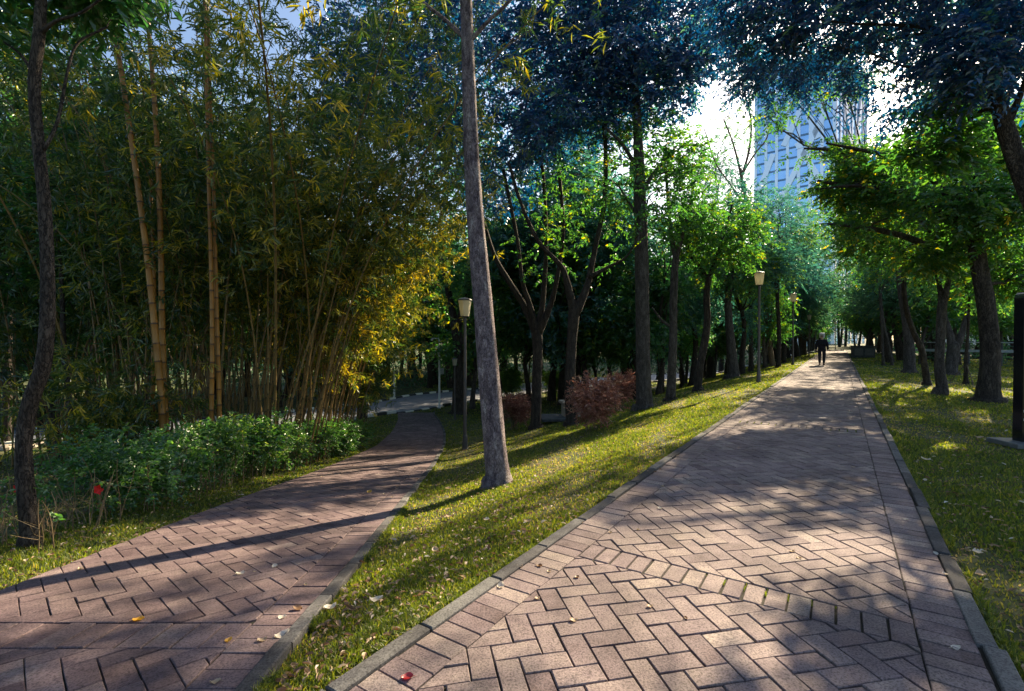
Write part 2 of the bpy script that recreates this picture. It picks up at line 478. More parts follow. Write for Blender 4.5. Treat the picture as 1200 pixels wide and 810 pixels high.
def tree(name, label, cat, base, pts, limbs=(), crown=(), kind='mid', ntw=900, bark='bark', group=None, size=1., clump=.1,
         gscale=1.5, flare=1.45, subb=5, dYtop=0., Y=None, vb=0., sides=14, six=True, extra=()):
    """trunk and limbs follow measured points (px,py,width px) at the depth of the base; crown is a set of leafy ellipsoids"""
    _seed[0] += 7
    seed = _seed[0]
    rng = np.random.default_rng(seed)
    P0 = at(*base) if Y is None else None
    if P0 is None:
        p = ray(base[0], base[1], Y); P0 = np.array([p[0], p[1], float(G(p[0], p[1]))])
    Yb = P0[1]
    ck = math.cos(math.atan(abs(base[0] - CX) / F)) ** .9
    pts = [(a, b, w * ck) for a, b, w in pts]
    limbs = [tuple((q[0], q[1], q[2] * ck) if isinstance(q, tuple) else q for q in lb) for lb in limbs]
    root = empty(name, P0, label, cat, group)
    W = lambda q, dy=0.: ray(q[0], q[1], Yb + dy) - P0
    mb = MB()
    y0 = pts[0][1]; yN = pts[-1][1]
    tp, tr = [], []
    w0 = pts[0][2] / 2 * Yb / F
    tp.append(np.array([0, 0, -.2])); tr.append(w0 * flare * 1.15)
    tp.append(np.array([0, 0, .03])); tr.append(w0 * flare)
    for q in pts:
        fr = (q[1] - y0) / (yN - y0 + 1e-6)
        v = W(q, dYtop * fr)
        if v[2] < .12: v = np.array([v[0], v[1], .14])
        tp.append(v); tr.append(q[2] / 2 * Yb / F)
    if limbs:
        dlast = tp[-1] - tp[-2]; dlast = dlast / np.linalg.norm(dlast)
        tp.append(tp[-1] + dlast * tr[-1] * .9); tr.append(tr[-1] * .45)
    mb.tube(tp, tr, sides, .035, seed, 4)
    skel = [(p, r) for p, r in zip(tp[2:], tr[2:])]
    for li, lb in enumerate(limbs):
        dy = lb[0] if not isinstance(lb[0], tuple) else rng.uniform(-.6, .6)
        q = lb[1:] if not isinstance(lb[0], tuple) else lb
        m_ = len(q)
        lp = [W(a, dy * i / (m_ - 1) + dYtop * np.clip((a[1] - y0) / (yN - y0 + 1e-6), 0, 1)) for i, a in enumerate(q)]
        lr = [a[2] / 2 * Yb / F for a in q]
        if abs(q[0][1] - yN) < 14:
            lp[0] = lp[0] * .5 + W((pts[-1][0], pts[-1][1] + 6), dYtop) * .5
            lr[0] = pts[-1][2] * .42 * Yb / F; lr[1] = max(lr[1], lr[0] * .62)
        mb.tube(lp, lr, 9, .03, seed + li + 1, 4)
        skel += list(zip(lp[1:], lr[1:]))
    ells = []
    for e in crown:
        px, py, rx, rz, dy = e
        c = W((px, py), dy); s = (Yb + dy) / F
        ells.append((c, (rx * s, rx * s * .85, rz * s)))
    sk = np.array([p for p, r in skel]); sr = np.array([r for p, r in skel])
    half = len(sk) // 3
    for c, r in ells:
        cand = np.linalg.norm(sk - c, axis=1) + np.where(sk[:, 2] > c[2] + .5, 5, 0) + np.where(np.arange(len(sk)) < half, 2, 0)
        j = int(np.argmin(cand))
        lp = wiggle(sk[j], c + np.array([0, 0, r[2] * .2]), 5, .04, rng)
        r0 = min(sr[j] * .6, .06)
        mb.tube(lp, np.linspace(r0, r0 * .3, 5), 7, 0, seed, 2, cap=False)
        for _ in range(subb):
            st = lp[rng.integers(2, 5)]
            en = c + nrm(rng.normal(0, 1, 3)) * np.array(r) * rng.uniform(.5, .95)
            mb.tube(wiggle(st, en, 4, .06, rng), np.linspace(r0 * .35, .005, 4), 5, 0, seed, 2, cap=False)
    mb.obj('trunk', M[bark], root, True)
    if ells:
        cm = crown_mesh(ells, ntw, kind, seed, size, clump, gscale, six, vb)
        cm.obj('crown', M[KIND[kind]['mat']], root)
    for (kd, n2, el2, vb2) in extra:
        ee = []
        for px, py, rx, rz, dy in el2:
            c = W((px, py), dy); s = (Yb + dy) / F
            ee.append((c, (rx * s, rx * s * .85, rz * s)))
        crown_mesh(ee, n2, kd, seed + 3, size, clump, gscale, six, vb2).obj('foliage', M[KIND[kd]['mat']], root)
    return root


# ------------------------------------------------------------------ GROUND
def axis(lims):
    out = []
    for a, b, st in lims: out += list(np.arange(a, b, st))
    return np.array(out + [lims[-1][1]])


gx = axis([(-600, -100, 50), (-100, -30, 5), (-30, -8, .8), (-8, 10, .16), (10, 30, .6), (30, 100, 4), (100, 600, 50)])
gy = axis([(-60, -4, 4), (-4, 0, .5), (0, 16, .16), (16, 40, .5), (40, 110, 3), (110, 700, 40)])
XX, YY = np.meshgrid(gx, gy, indexing='xy')
qq = UY * XX - UX * YY
ZZ = G(XX, YY) - .035
rng = np.random.default_rng(3)
ZZ = ZZ - np.where((qq > QL) & (qq < QR) & (YY < 80), .03, 0)
mb = MB()
nx, ny = len(gx), len(gy)
i, j = np.meshgrid(np.arange(ny - 1), np.arange(nx - 1), indexing='ij')
a = i * nx + j
mb.add(np.stack([XX, YY, ZZ], -1).reshape(-1, 3), np.stack([a, a + 1, a + nx + 1, a + nx], -1).reshape(-1, 4))
tag(mb.obj('ground', M['soil'], None, True), kind='structure')


# ------------------------------------------------------------------ PAVERS
def clip(poly, nx_, ny_, c):
    """keep nx*x+ny*y <= c"""
    out = []
    for k in range(len(poly)):
        p, q = poly[k], poly[(k + 1) % len(poly)]
        dp, dq = nx_ * p[0] + ny_ * p[1] - c, nx_ * q[0] + ny_ * q[1] - c
        if dp <= 0: out.append(p)
        if (dp < 0 < dq) or (dq < 0 < dp):
            t = dp / (dp - dq)
            out.append((p[0] + t * (q[0] - p[0]), p[1] + t * (q[1] - p[1])))
    return out


def inset(poly, d):
    ar = sum(poly[k][0] * poly[(k + 1) % len(poly)][1] - poly[(k + 1) % len(poly)][0] * poly[k][1] for k in range(len(poly)))
    if ar < 0: poly = poly[::-1]
    if abs(ar) / 2 < .0012: return []
    res = list(poly)
    for k in range(len(poly)):
        p, q = poly[k], poly[(k + 1) % len(poly)]
        ex, ey = q[0] - p[0], q[1] - p[1]
        l = math.hypot(ex, ey)
        if l < 1e-6: continue
        nx_, ny_ = ey / l, -ex / l
        res = clip(res, nx_, ny_, nx_ * p[0] + ny_ * p[1] - d)
        if len(res) < 3: return []
    return res


def add_paver(mb, poly, tf, joint, rng, far=False):
    """poly in path coordinates; tf maps (a,b) -> world xyz of path surface"""
    p = inset(poly, joint * rng.uniform(.7, 1.7))
    if len(p) < 3: return
    pa = np.array(p) + rng.normal(0, .0012, (len(p), 2))
    c = pa.mean(0)
    hz = rng.normal(0, .0016)
    tilt = rng.normal(0, .010, 2)
    v = float(np.clip(rng.normal(.5, .13), .05, .95))
    W0 = tf(pa)
    dz = hz + (pa - c) @ tilt
    if far:
        W0[:, 2] += dz
        mb.poly(W0, v); return
    d = pa - c
    r = np.linalg.norm(d, axis=1)[:, None] + 1e-6
    pt = pa - d / r * .0055
    Wt = tf(pt); Wt[:, 2] += dz
    Wm = W0.copy(); Wm[:, 2] += dz - .0045
    Wb = W0.copy(); Wb[:, 2] -= .02
    n = len(pa)
    V = np.vstack([Wb, Wm, Wt])
    Fq = []
    for lv in (0, 1):
        for k in range(n):
            Fq.append([lv * n + k, lv * n + (k + 1) % n, lv * n + n + (k + 1) % n, lv * n + n + k])
    base = mb.n
    mb.add(V, Fq, v)
    mb.f.setdefault(n, []).append(np.array([[base + 2 * n + k for k in range(n)]]))


def herring(b0, b1, a0, a1, Wd, bands, bw):
    """herringbone bricks at 45 degrees to the path between cross limits b0..b1, clipped at the border rows and bands"""
    r2 = math.sqrt(.5)
    out = []
    cuts = [a0]
    for s in bands:
        cuts += [s - bw / 2, s + bw / 2]
    cuts.append(a1)
    for seg in range(0, len(cuts), 2):
        lo, hi = cuts[seg], cuts[seg + 1]
        if hi - lo < .05: continue
        mxr = int((hi - lo + (b1 - b0)) / Wd) + 6
        ci = (lo + hi) / 2; cj = (b0 + b1) / 2
        half = int(((hi - lo) + (b1 - b0)) / Wd * .75) + 4
        for ii in range(-half, half):
            for jj in range(-half, half):
                k = (ii - jj) % 4
                if k == 0: w, h = 2, 1
                elif k == 3: w, h = 1, 2
                else: continue
                mx_, my_ = (ii + w / 2) * Wd, (jj + h / 2) * Wd
                ca = ci + (mx_ - my_) * r2; cb = cj + (mx_ + my_) * r2
                if ca < lo - .2 or ca > hi + .2 or cb < b0 - .2 or cb > b1 + .2: continue
                q = []
                for (ax, ay) in ((ii, jj), (ii + w, jj), (ii + w, jj + h), (ii, jj + h)):
                    x_, y_ = ax * Wd, ay * Wd
                    q.append((ci + (x_ - y_) * r2, cj + (x_ + y_) * r2))
                q = clip(q, 1, 0, hi)
                if len(q) > 2: q = clip(q, -1, 0, -lo)
                if len(q) > 2: q = clip(q, 0, 1, b1)
                if len(q) > 2: q = clip(q, 0, -1, -b0)
                if len(q) > 2: out.append(q)
    return out


BW = .118; BL = .236; KW = .09


def tf_main(p):          # (along, across) -> world
    x = p[:, 0] * UX + p[:, 1] * UY
    y = p[:, 0] * UY - p[:, 1] * UX
    return np.stack([x, y, np.zeros(len(p))], -1)


rng = np.random.default_rng(11)
mb = MB()
A0, A1 = -1.2, 76.0
qa, qb = QL + KW, QR - KW
bands = [s for s in np.arange(3.2, 76, 6.55)]
for q in herring(qa + BL, qb - BL, A0, A1, BW, bands, BL):
    far = q[0][0] > 26
    add_paver(mb, q, tf_main, .0028, rng, far)
for s in np.arange(A0, A1, BW):
    for b in (qa, qb - BL):
        add_paver(mb, [(s, b), (s + BW, b), (s + BW, b + BL), (s, b + BL)], tf_main, .0026, rng, s > 26)
for s in bands:
    nb = int(round((qb - qa - 2 * BL) / BW)); w = (qb - qa - 2 * BL) / nb
    for k in range(nb):
        b = qa + BL + k * w
        add_paver(mb, [(s - BL / 2, b), (s + BL / 2, b), (s + BL / 2, b + w), (s - BL / 2, b + w)], tf_main, .0055, rng, s > 26)
tag(mb.obj('path', M['paver'], None), kind='structure')
mb = MB()
mb.add(tf_main(np.array([(A0, QL + .02), (A1, QL + .02), (A1, QR - .02), (A0, QR - .02)])) - np.array([0, 0, .0105]), [[3, 2, 1, 0]])
tag(mb.obj('path_bed', M['joint'], None), kind='structure')
# kerb stones of the main path
mb = MB()
for b0, b1 in ((QL, QL + KW), (QR - KW, QR)):
    s = A0
    while s < A1:
        ln = .62 * rng.uniform(.9, 1.1)
        pts = np.array([(s + .007, b0 + .002), (s + ln - .007, b0 + .002), (s + ln - .007, b1 - .003), (s + .007, b1 - .003)])
        h = .012 + rng.normal(0, .004)
        off = rng.normal(0, .006)
        pts[:, 1] += off
        d = pts.mean(0) - pts; d = d / np.abs(d) * .006
        lo = tf_main(pts); hi0 = tf_main(pts); hi = tf_main(pts + d)
        lo[:, 2] -= .12; hi0[:, 2] += h - .006; hi[:, 2] += h
        V = np.vstack([lo, hi0, hi])
        Fq = [[8, 9, 10, 11]]
        for lv in (0, 4):
            for k in range(4): Fq.append([lv + k, lv + (k + 1) % 4, lv + 4 + (k + 1) % 4, lv + 4 + k])
        mb.add(V, [f[::-1] for f in Fq], rng.normal(.5, .2))
        s += ln
tag(mb.obj('kerb', M['kerb'], None), kind='structure')


# side path going down to the road
def tf_side(p):          # (along y, across 0..2.2)
    y = p[:, 0]
    xl, xr = XL(y), XR(y)
    x = xl + p[:, 1] / 2.2 * (xr - xl)
    return np.stack([x, y, ZL(y)], -1)


rng = np.random.default_rng(12)
mb = MB()
for q in herring(.02, 2.2 - KW - BL, .2, 27.0, .124, [2.62, 9.2, 15.8, 22.3], .27):
    w = tf_side(np.array(q))
    if (UY * w[:, 0] - UX * w[:, 1]).max() > QL - .12: continue
    add_paver(mb, q, tf_side, .0022, rng, q[0][0] > 16)
for s in np.arange(1.6, 27, .14):
    b = 2.2 - KW - BL
    add_paver(mb, [(s, b), (s + .14, b), (s + .14, b + BL), (s, b + BL)], tf_side, .003, rng, s > 16)
for s in (2.62, 9.2, 15.8, 22.3):
    nb = 13; w = (2.2 - KW - BL - .02) / nb
    for k in range(nb):
        b = .02 + k * w
        add_paver(mb, [(s - .135, b), (s + .135, b), (s + .135, b + w), (s - .135, b + w)], tf_side, .004, rng, s > 16)
tag(mb.obj('side_path', M['paver_red'], None), kind='structure')
mb = MB()
ys = np.arange(1.4, 27.01, .2)
Lp = tf_side(np.stack([ys, np.full(len(ys), .03)], -1)); Rp = tf_side(np.stack([ys, np.full(len(ys), 2.16)], -1))
V = np.vstack([Lp, Rp]) - np.array([0, 0, .0105]); n = len(ys)
k = np.arange(n - 1)
mb.add(V, np.stack([k, k + n, k + n + 1, k + 1], -1))
tag(mb.obj('side_path_bed', M['joint'], None), kind='structure')
mb = MB()
s = 1.9
while s < 27:
    ln = .6 * rng.uniform(.9, 1.1)
    cols = np.linspace(s + .008, s + ln - .008, 4)
    h = .014 + rng.normal(0, .004)
    ring = []
    for y in cols:
        e = [(2.2 - KW + .003, -.12), (2.2 - KW + .003, h - .006), (2.2 - KW + .01, h), (2.2 - .01, h), (2.2 - .002, h - .006), (2.2 - .002, -.12)]
        w = tf_side(np.array([(y, q[0]) for q in e])); w[:, 2] += [q[1] for q in e]
        ring.append(w)
    V = np.vstack(ring)
    Fq = []
    for i_ in range(3):
        for k_ in range(5):
            Fq.append([i_ * 6 + k_, i_ * 6 + k_ + 1, i_ * 6 + 6 + k_ + 1, i_ * 6 + 6 + k_])
    mb.add(V, Fq, rng.normal(.5, .2))
    mb.f.setdefault(6, []).append(np.array([[mb.n - 24 + 5 - k for k in range(6)], [mb.n - 6 + k for k in range(6)]]))
    s += ln
tag(mb.obj('side_path_kerb', M['kerb'], None), kind='structure')

# road at the foot of the side path and its banded kerbs
cl = np.array([(-26, 16), (-18, 20.5), (-12, 25), (-8, 29.3), (-5, 33.5), (0, 38.5), (8, 46), (20, 55), (40, 64)], float)
tt = np.linspace(0, len(cl) - 1, 90)
cp = np.stack([np.interp(tt, np.arange(len(cl)), cl[:, k]) for k in (0, 1)], -1)
for _ in range(6):
    cp[1:-1] = (cp[:-2] + cp[1:-1] * 2 + cp[2:]) / 4
td = nrm(np.gradient(cp, axis=0)); nd = np.stack([-td[:, 1], td[:, 0]], -1)
ra, rb = cp - nd * 2.9, cp + nd * 2.9
mb = MB()
V = []
for e in (ra, cp, rb):
    V.append(np.stack([e[:, 0], e[:, 1], G(e[:, 0], e[:, 1]) + .012], -1))
n = len(cp); k = np.arange(n - 1)
mb.add(np.vstack(V), np.vstack([np.stack([k, k + 1, k + n + 1, k + n], -1), np.stack([k + n, k + n + 1, k + 2 * n + 1, k + 2 * n], -1)]))
tag(mb.obj('road', M['asphalt'], None), kind='structure')
mb = MB()
for e, sgn in ((ra, -1), (rb, 1)):
    dl = np.concatenate([[0], np.cumsum(np.linalg.norm(np.diff(e, axis=0), axis=1))])
    s = 0; c = 0
    while s < dl[-1] - .5:
        p = np.array([np.interp(s + .3, dl, e[:, 0]), np.interp(s + .3, dl, e[:, 1])])
        q = np.array([np.interp(s + .6, dl, e[:, 0]), np.interp(s + .6, dl, e[:, 1])])
        dd = q - p
        ok = not (sgn < 0 and -6.4 < p[0] < -4.1 and p[1] < 31)
        mb.box((p[0], p[1], float(G(p[0], p[1])) + (.06 if ok else -.045)), (.57, .15, .14), math.atan2(dd[1], dd[0]), .8 if c % 2 else .2, .012)
        s += .6; c += 1
tag(mb.obj('road_kerb', M['kerbpaint'], None), kind='structure')
# paved crossing at the far end of the main path
mb = MB()
e0 = np.array([A1 * UX - .6, A1 * UY - 1]); dr = np.array([.985, .17]); nr = np.array([-.17, .985])
pp = [e0 - dr * 2 - nr * 1.2, e0 + dr * 30 - nr * 1.2, e0 + dr * 30 + nr * 2.4, e0 - dr * 2 + nr * 2.4]
mb.add([(p[0], p[1], .01 - .3 * (i_ in (1, 2))) for i_, p in enumerate(pp)], [[0, 1, 2, 3]])
tag(mb.obj('cross_path', M['kerb'], None), kind='structure')


# ------------------------------------------------------------------ GRASS
def on_paths(x, y, m=.0):
    q = UY * x - UX * y
    main = (q > QL - m) & (q < QR + m) & (y < 66)
    side = (x > XL(y) - m + .05) & (x < XR(y) + m) & (y < 27.3)
    r = np.min((x[:, None] - cp[None, :, 0]) ** 2 + (y[:, None] - cp[None, :, 1]) ** 2, axis=1) if len(x) < 9000 else np.full(len(x), 99)
    if len(x) >= 9000:
        r = np.full(len(x), 99.)
        sel = np.where((y > 14) & (x < 42))[0]
        for c0 in range(0, len(sel), 50000):
            ss = sel[c0:c0 + 50000]
            r[ss] = np.min((x[ss, None] - cp[None, :, 0]) ** 2 + (y[ss, None] - cp[None, :, 1]) ** 2, axis=1)
    return main | side | (r < 3.05 ** 2)


def scatter(n, dmin, dmax, seed):
    rng = np.random.default_rng(seed)
    d = np.exp(rng.uniform(math.log(dmin), math.log(dmax), n))
    th = rng.uniform(-.86, .86, n)
    return d * np.sin(th), d * np.cos(th), d, rng


x, y, d, rng = scatter(760000, 1.7, 62, 21)
edge = rng.normal(0, .012, len(x))
k = ~on_paths(x, y, -.005) | False
pn = clump_noise(np.stack([x, y, 0 * x], -1), 2.2, 4) + .6 * clump_noise(np.stack([x, y, 0 * x], -1), 7, 9)
lush = sst((pn + 1.1) / 1.6)
k &= rng.uniform(0, 1, len(x)) < .24 + .76 * lush
k &= ~((x < XL(y) - 1.6) & (rng.uniform(0, 1, len(x)) < .8))
x, y, d, lush = x[k], y[k], d[k], lush[k]
n = len(x)
z = G(x, y) - .036
h = rng.uniform(.014, .042, n) * (.75 + .5 * lush) * (1 + d * .012)
w = (.0014 + .00075 * d) * rng.uniform(.7, 1.3, n)
az = rng.uniform(0, 2 * PI, n)
lean = rng.uniform(.15, 1.0, n)
la = rng.uniform(0, 2 * PI, n)
P = np.stack([x, y, z], -1)
S = np.stack([np.cos(az), np.sin(az), 0 * az], -1) * w[:, None]
Ld = np.stack([np.cos(la) * lean, np.sin(la) * lean, np.ones(n)], -1)
mid = P + nrm(np.stack([np.cos(la) * lean * .5, np.sin(la) * lean * .5, np.ones(n)], -1)) * h[:, None] * .55
tip = P + nrm(Ld) * h[:, None]
V = np.stack([P - S, P + S, mid + S * .7, mid - S * .7, tip], 1)
b = np.arange(n)[:, None] * 5
val = np.clip(.66 - .30 * lush + rng.normal(0, .20, n), 0, 1)
mb = MB()
mb.add(V.reshape(-1, 3), np.vstack([b + np.array([[0, 1, 2, 3]])]), np.repeat(val, 5))
mb.f.setdefault(3, []).append(np.vstack([b + np.array([[3, 2, 4]])]))
# longer untrimmed blades leaning over the kerbs and in open joints
rng = np.random.default_rng(41)
ex, ey, eh = [], [], []
s1 = np.exp(rng.uniform(math.log(1.6), math.log(30), 15000))
side_ = rng.integers(0, 2, len(s1))
qk = np.where(side_ == 0, QL - np.abs(rng.normal(0, .03, len(s1))), QR + np.abs(rng.normal(0, .03, len(s1))))
w1 = tf_main(np.stack([s1, qk], -1))
y2 = np.exp(rng.uniform(math.log(2), math.log(20), 9000)); x2 = XR(y2) + np.abs(rng.normal(0, .03, len(y2)))
sb = np.repeat(np.array(bands)[:3], 400); qb_ = rng.choice(np.arange(qa + BL, qb - BL, (qb - qa - 2 * BL) / int(round((qb - qa - 2 * BL) / BW))), len(sb))
w3 = tf_main(np.stack([sb + rng.uniform(-.1, .1, len(sb)), qb_ + rng.normal(0, .0015, len(sb))], -1))
j3 = clump_noise(w3, 3., 8) > .25
w3 = w3[j3]
x = np.concatenate([w1[:, 0], x2, w3[:, 0]]); y = np.concatenate([w1[:, 1], y2, w3[:, 1]])
tall = np.concatenate([np.full(len(w1) + len(x2), 1.), np.full(len(w3), .28)])
kk = (clump_noise(np.stack([x, y, 0 * x], -1), 3.5, 14) > -.15) | (tall < .5)
x, y, tall = x[kk], y[kk], tall[kk]
n = len(x); d = np.hypot(x, y)
P = np.stack([x, y, G(x, y) - np.where(tall < .5, .008, .03)], -1)
h = rng.uniform(.03, .075, n) * tall
w = (.0016 + .0006 * d) * rng.uniform(.7, 1.3, n)
az = rng.uniform(0, 2 * PI, n); la = rng.uniform(0, 2 * PI, n); lean = rng.uniform(.3, 1.6, n) * np.where(tall < .5, .4, 1)
S = np.stack([np.cos(az), np.sin(az), 0 * az], -1) * w[:, None]
mid = P + nrm(np.stack([np.cos(la) * lean * .4, np.sin(la) * lean * .4, np.ones(n)], -1)) * h[:, None] * .6
tip = P + nrm(np.stack([np.cos(la) * lean, np.sin(la) * lean, np.ones(n)], -1)) * h[:, None]
b = np.arange(n)[:, None] * 5
mb.add(np.stack([P - S, P + S, mid + S * .7, mid - S * .7, tip], 1).reshape(-1, 3), b + np.array([[0, 1, 2, 3]]), np.repeat(np.clip(rng.normal(.4, .2, n), 0, 1), 5))
mb.f.setdefault(3, []).append(b + np.array([[3, 2, 4]]) + mb.n - 5 * n)
tag(mb.obj('grass', M['grass'], None), 'short mown green and straw coloured lawn grass', None, kind='stuff')

# dry leaf litter lying in the lawn (nobody could count it)
x, y, d, rng = scatter(16000, 1.8, 26, 31)
k = ~on_paths(x, y, .03)
x, y, d = x[k], y[k], d[k]
n = len(x)
la = rng.uniform(0, 2 * PI, n)
P = np.stack([x, y, G(x, y) + rng.uniform(-.02, .006, n)], -1)
D = np.stack([np.cos(la), np.sin(la), rng.normal(0, .25, n)], -1)
Nn = np.array([0, 0, 1.]) + rng.normal(0, .35, (n, 3))
mb = MB()
ln = rng.uniform(.02, .06, n)
add_leaves(mb, P, D, Nn, ln, ln * rng.uniform(.3, .55, n), .25, np.clip(rng.normal(.5, .25, n), 0, 1))
tag(mb.obj('leaf_litter', M['litter'], None), 'dry fallen leaves scattered through the lawn grass', None, kind='stuff')


# fallen leaves on the paving: each one a thing
def leaf_proto(seed, val):
    rng = np.random.default_rng(seed)
    mb = MB()
    nu, nv = 7, 5
    V = []
    ln, wd = .075, .036
    ph = rng.uniform(0, 6, 3)
    for a_ in range(nu):
        t = a_ / (nu - 1)
        hw = wd * math.sin(PI * min(1, t * .96 + .03)) ** .7 * (1 - .25 * t)
        for b_ in range(nv):
            s_ = b_ / (nv - 1) * 2 - 1
            zz = .010 * s_ * s_ * (1 + .5 * math.sin(5 * t + ph[0])) + .018 * (t - .5) ** 2 * 4 * .5 + .003 * math.sin(9 * t + 4 * s_ + ph[1])
            V.append(((t - .5) * ln, s_ * hw, zz + .002))
    Fq = [[i_ * nv + j_, i_ * nv + j_ + 1, i_ * nv + nv + j_ + 1, i_ * nv + nv + j_] for i_ in range(nu - 1) for j_ in range(nv - 1)]
    mb.add(V, Fq, val)
    mb.tube([(-.055, .002, .006), (-.046, 0, .008), (-.036, 0, .009)], [.0012, .0013, .001], 5, 0, 0, 1, val)
    return mb.mesh('fallen_leaf', M['litter'], True)


M['leaf_fall_red'] = leafmat('dry_leaf_red', [(0, (.22, .012, .016)), (1, (.35, .03, .03))], .15, .06)
M['leaf_fall_yellow'] = leafmat('dry_leaf_yellow', [(0, (.50, .26, .03)), (1, (.6, .34, .06))], .2, .05)
LP = {'white': leaf_proto(1, .98), 'tan': leaf_proto(2, .78), 'brown': leaf_proto(3, .35)}
LP['red'] = leaf_proto(4, .5); LP['red'].materials[0] = M['leaf_fall_red']
LP['yellow'] = leaf_proto(5, .5); LP['yellow'].materials[0] = M['leaf_fall_yellow']
specs = [
    (281, 673, 'white', 1.0, 'pale curled dead leaf near the middle of the left path'),
    (322, 664, 'white', .8, 'small pale dead leaf on the left path close to the sunlit patch'),
    (162, 727, 'yellow', 1.0, 'yellow fallen leaf alone on the left path'),
    (331, 745, 'white', 1.2, 'largest white dead leaf beside the left path kerb'),
    (307, 751, 'tan', .8, 'pinkish tan dead leaf on border bricks of the left path'),
    (349, 714, 'brown', 1.0, 'dark brown leaf against the left path kerb'),
    (331, 724, 'white', .8, 'slim whitish leaf on border bricks above the large white one'),
    (268, 751, 'yellow', .7, 'small yellow leaf on the left path band of upright bricks'),
    (433, 577, 'yellow', 1.0, 'yellow leaf far up the shaded left path'),
    (252, 800, 'tan', .7, 'tan leaf on the bottom border bricks of the left path'),
    (477, 795, 'red', .9, 'dark red fallen leaf on the main path border bricks'),
    (587, 687, 'white', .9, 'pale leaf on the main path border near the kerb'),
    (773, 596, 'white', .7, 'small pale leaf on the shaded middle of the main path'),
    (1098, 650, 'white', .8, 'pale leaf on the right border bricks of the main path'),
    (1117, 655, 'tan', .9, 'tan leaf lying on the right kerb of the main path'),
    (1061, 609, 'white', .6, 'tiny pale leaf near the joint line of the right border'),
    (1120, 760, 'white', .7, 'pale leaf scrap on the shaded bottom right border bricks'),
    (1108, 673, 'white', .6, 'pale leaf scrap by the tan leaf on the right border'),
    (441, 706, 'white', 1.3, 'large crumpled white leaf on the wedge of lawn'),
    (387, 715, 'white', 1.2, 'long whitish leaf on the lawn edge by the left path kerb'),
    (570, 611, 'white', 1.1, 'white leaf standing up in the lawn below the tall trunk'),
    (618, 613, 'tan', 1.1, 'tan leaf in the lawn right of the white one below the trunk'),
    (527, 607, 'tan', 1.3, 'long tan leaf in the lawn left of the trunk foot'),
    (525, 574, 'tan', 1.2, 'tan leaf in sunny lawn just left of the tall trunk'),
    (510, 647, 'tan', 1.0, 'pale tan leaf in the sunlit stripe of the wedge lawn'),
    (1146, 650, 'white', 1.2, 'white leaf in the right lawn beside the kerb'),
    (1150, 676, 'tan', 1.2, 'tan leaf in the right lawn nearest the frame edge'),
    (758, 553, 'tan', 1.0, 'tan leaf on the main path left border beyond the band'),
    (1147, 514, 'tan', 1.3, 'tan leaf in lawn in front of the black sign'),
    (1085, 540, 'white', 1.2, 'white leaf in the shaded right lawn off the kerb'),
]
for i_, (px, py, kd, sc_, lab) in enumerate(specs):
    p = at(px, py)
    o = bpy.data.objects.new('fallen_leaf', LP[kd]); C.objects.link(o)
    o.location = (p[0], p[1], p[2] + (.0 if on_paths(p[:1], p[1:2], 0)[0] else .012))
    o.rotation_euler = (random.uniform(-.15, .15), random.uniform(-.15, .15), random.uniform(0, 6.28))
    s_ = sc_ * (.8 if p[1] < 6 else 1.1)
    o.scale = (s_, s_, s_)
    tag(o, lab, 'fallen leaf', 'fallen leaves on the paths and lawn')
rng = np.random.default_rng(77)
for i_ in range(70):
    if i_ < 45:
        s_ = math.exp(rng.uniform(math.log(2.3), math.log(20)))
        q_ = rng.choice([QL + rng.exponential(.25), QR - rng.exponential(.25), rng.uniform(QL, QR)])
        w_ = tf_main(np.array([(s_, float(np.clip(q_, QL, QR)))]))[0]
        lab, gr = 'small brown and tan leaf scrap scattered on the main path', 'leaf scraps on the main path'
    else:
        yv = rng.uniform(2.6, 14)
        w_ = tf_side(np.array([(yv, rng.uniform(.1, 2.15))]))[0]
        lab, gr = 'small brown and tan leaf scrap scattered on the left path', 'leaf scraps on the left path'
    o = bpy.data.objects.new('fallen_leaf', LP[['tan', 'brown', 'tan'][i_ % 3]]); C.objects.link(o)
    o.location = [float(c) for c in w_]; o.location.z += .001
    s_ = rng.uniform(.3, .6); o.scale = (s_,) * 3
    o.rotation_euler = (0, 0, rng.uniform(0, 6.28))
    tag(o, lab, 'leaf scrap', gr)

# ------------------------------------------------------------------ TREES (measured ones, some boughs added for shade)
tree('tall_tree', 'tall straight mauve grey trunk standing alone in the wedge of lawn between the paths', 'tree', (583, 566),
     [(583, 560, 29), (580, 520, 27), (573, 440, 25), (566, 360, 22), (559, 280, 20), (553, 190, 18), (549, 90, 16), (546, 0, 14), (543, -90, 12), (541, -170, 9)],
     [(.3, (548, 48, 6), (520, 22, 4), (490, -3, 4), (455, -50, 3)), (-.3, (549, 50, 6), (575, 22, 4), (598, 0, 4), (640, -60, 3)),
      (.5, (545, -60, 8), (500, -120, 6), (470, -160, 3)), (-.6, (544, -60, 8), (600, -120, 6), (640, -170, 3))],
     [(470, -150, 75, 50, .8), (640, -170, 80, 55, -.3), (550, -240, 100, 60, 0), (400, -90, 50, 30, .5)],
     'mid', 420, 'bark_pale', flare=1.25, subb=6, sides=20)
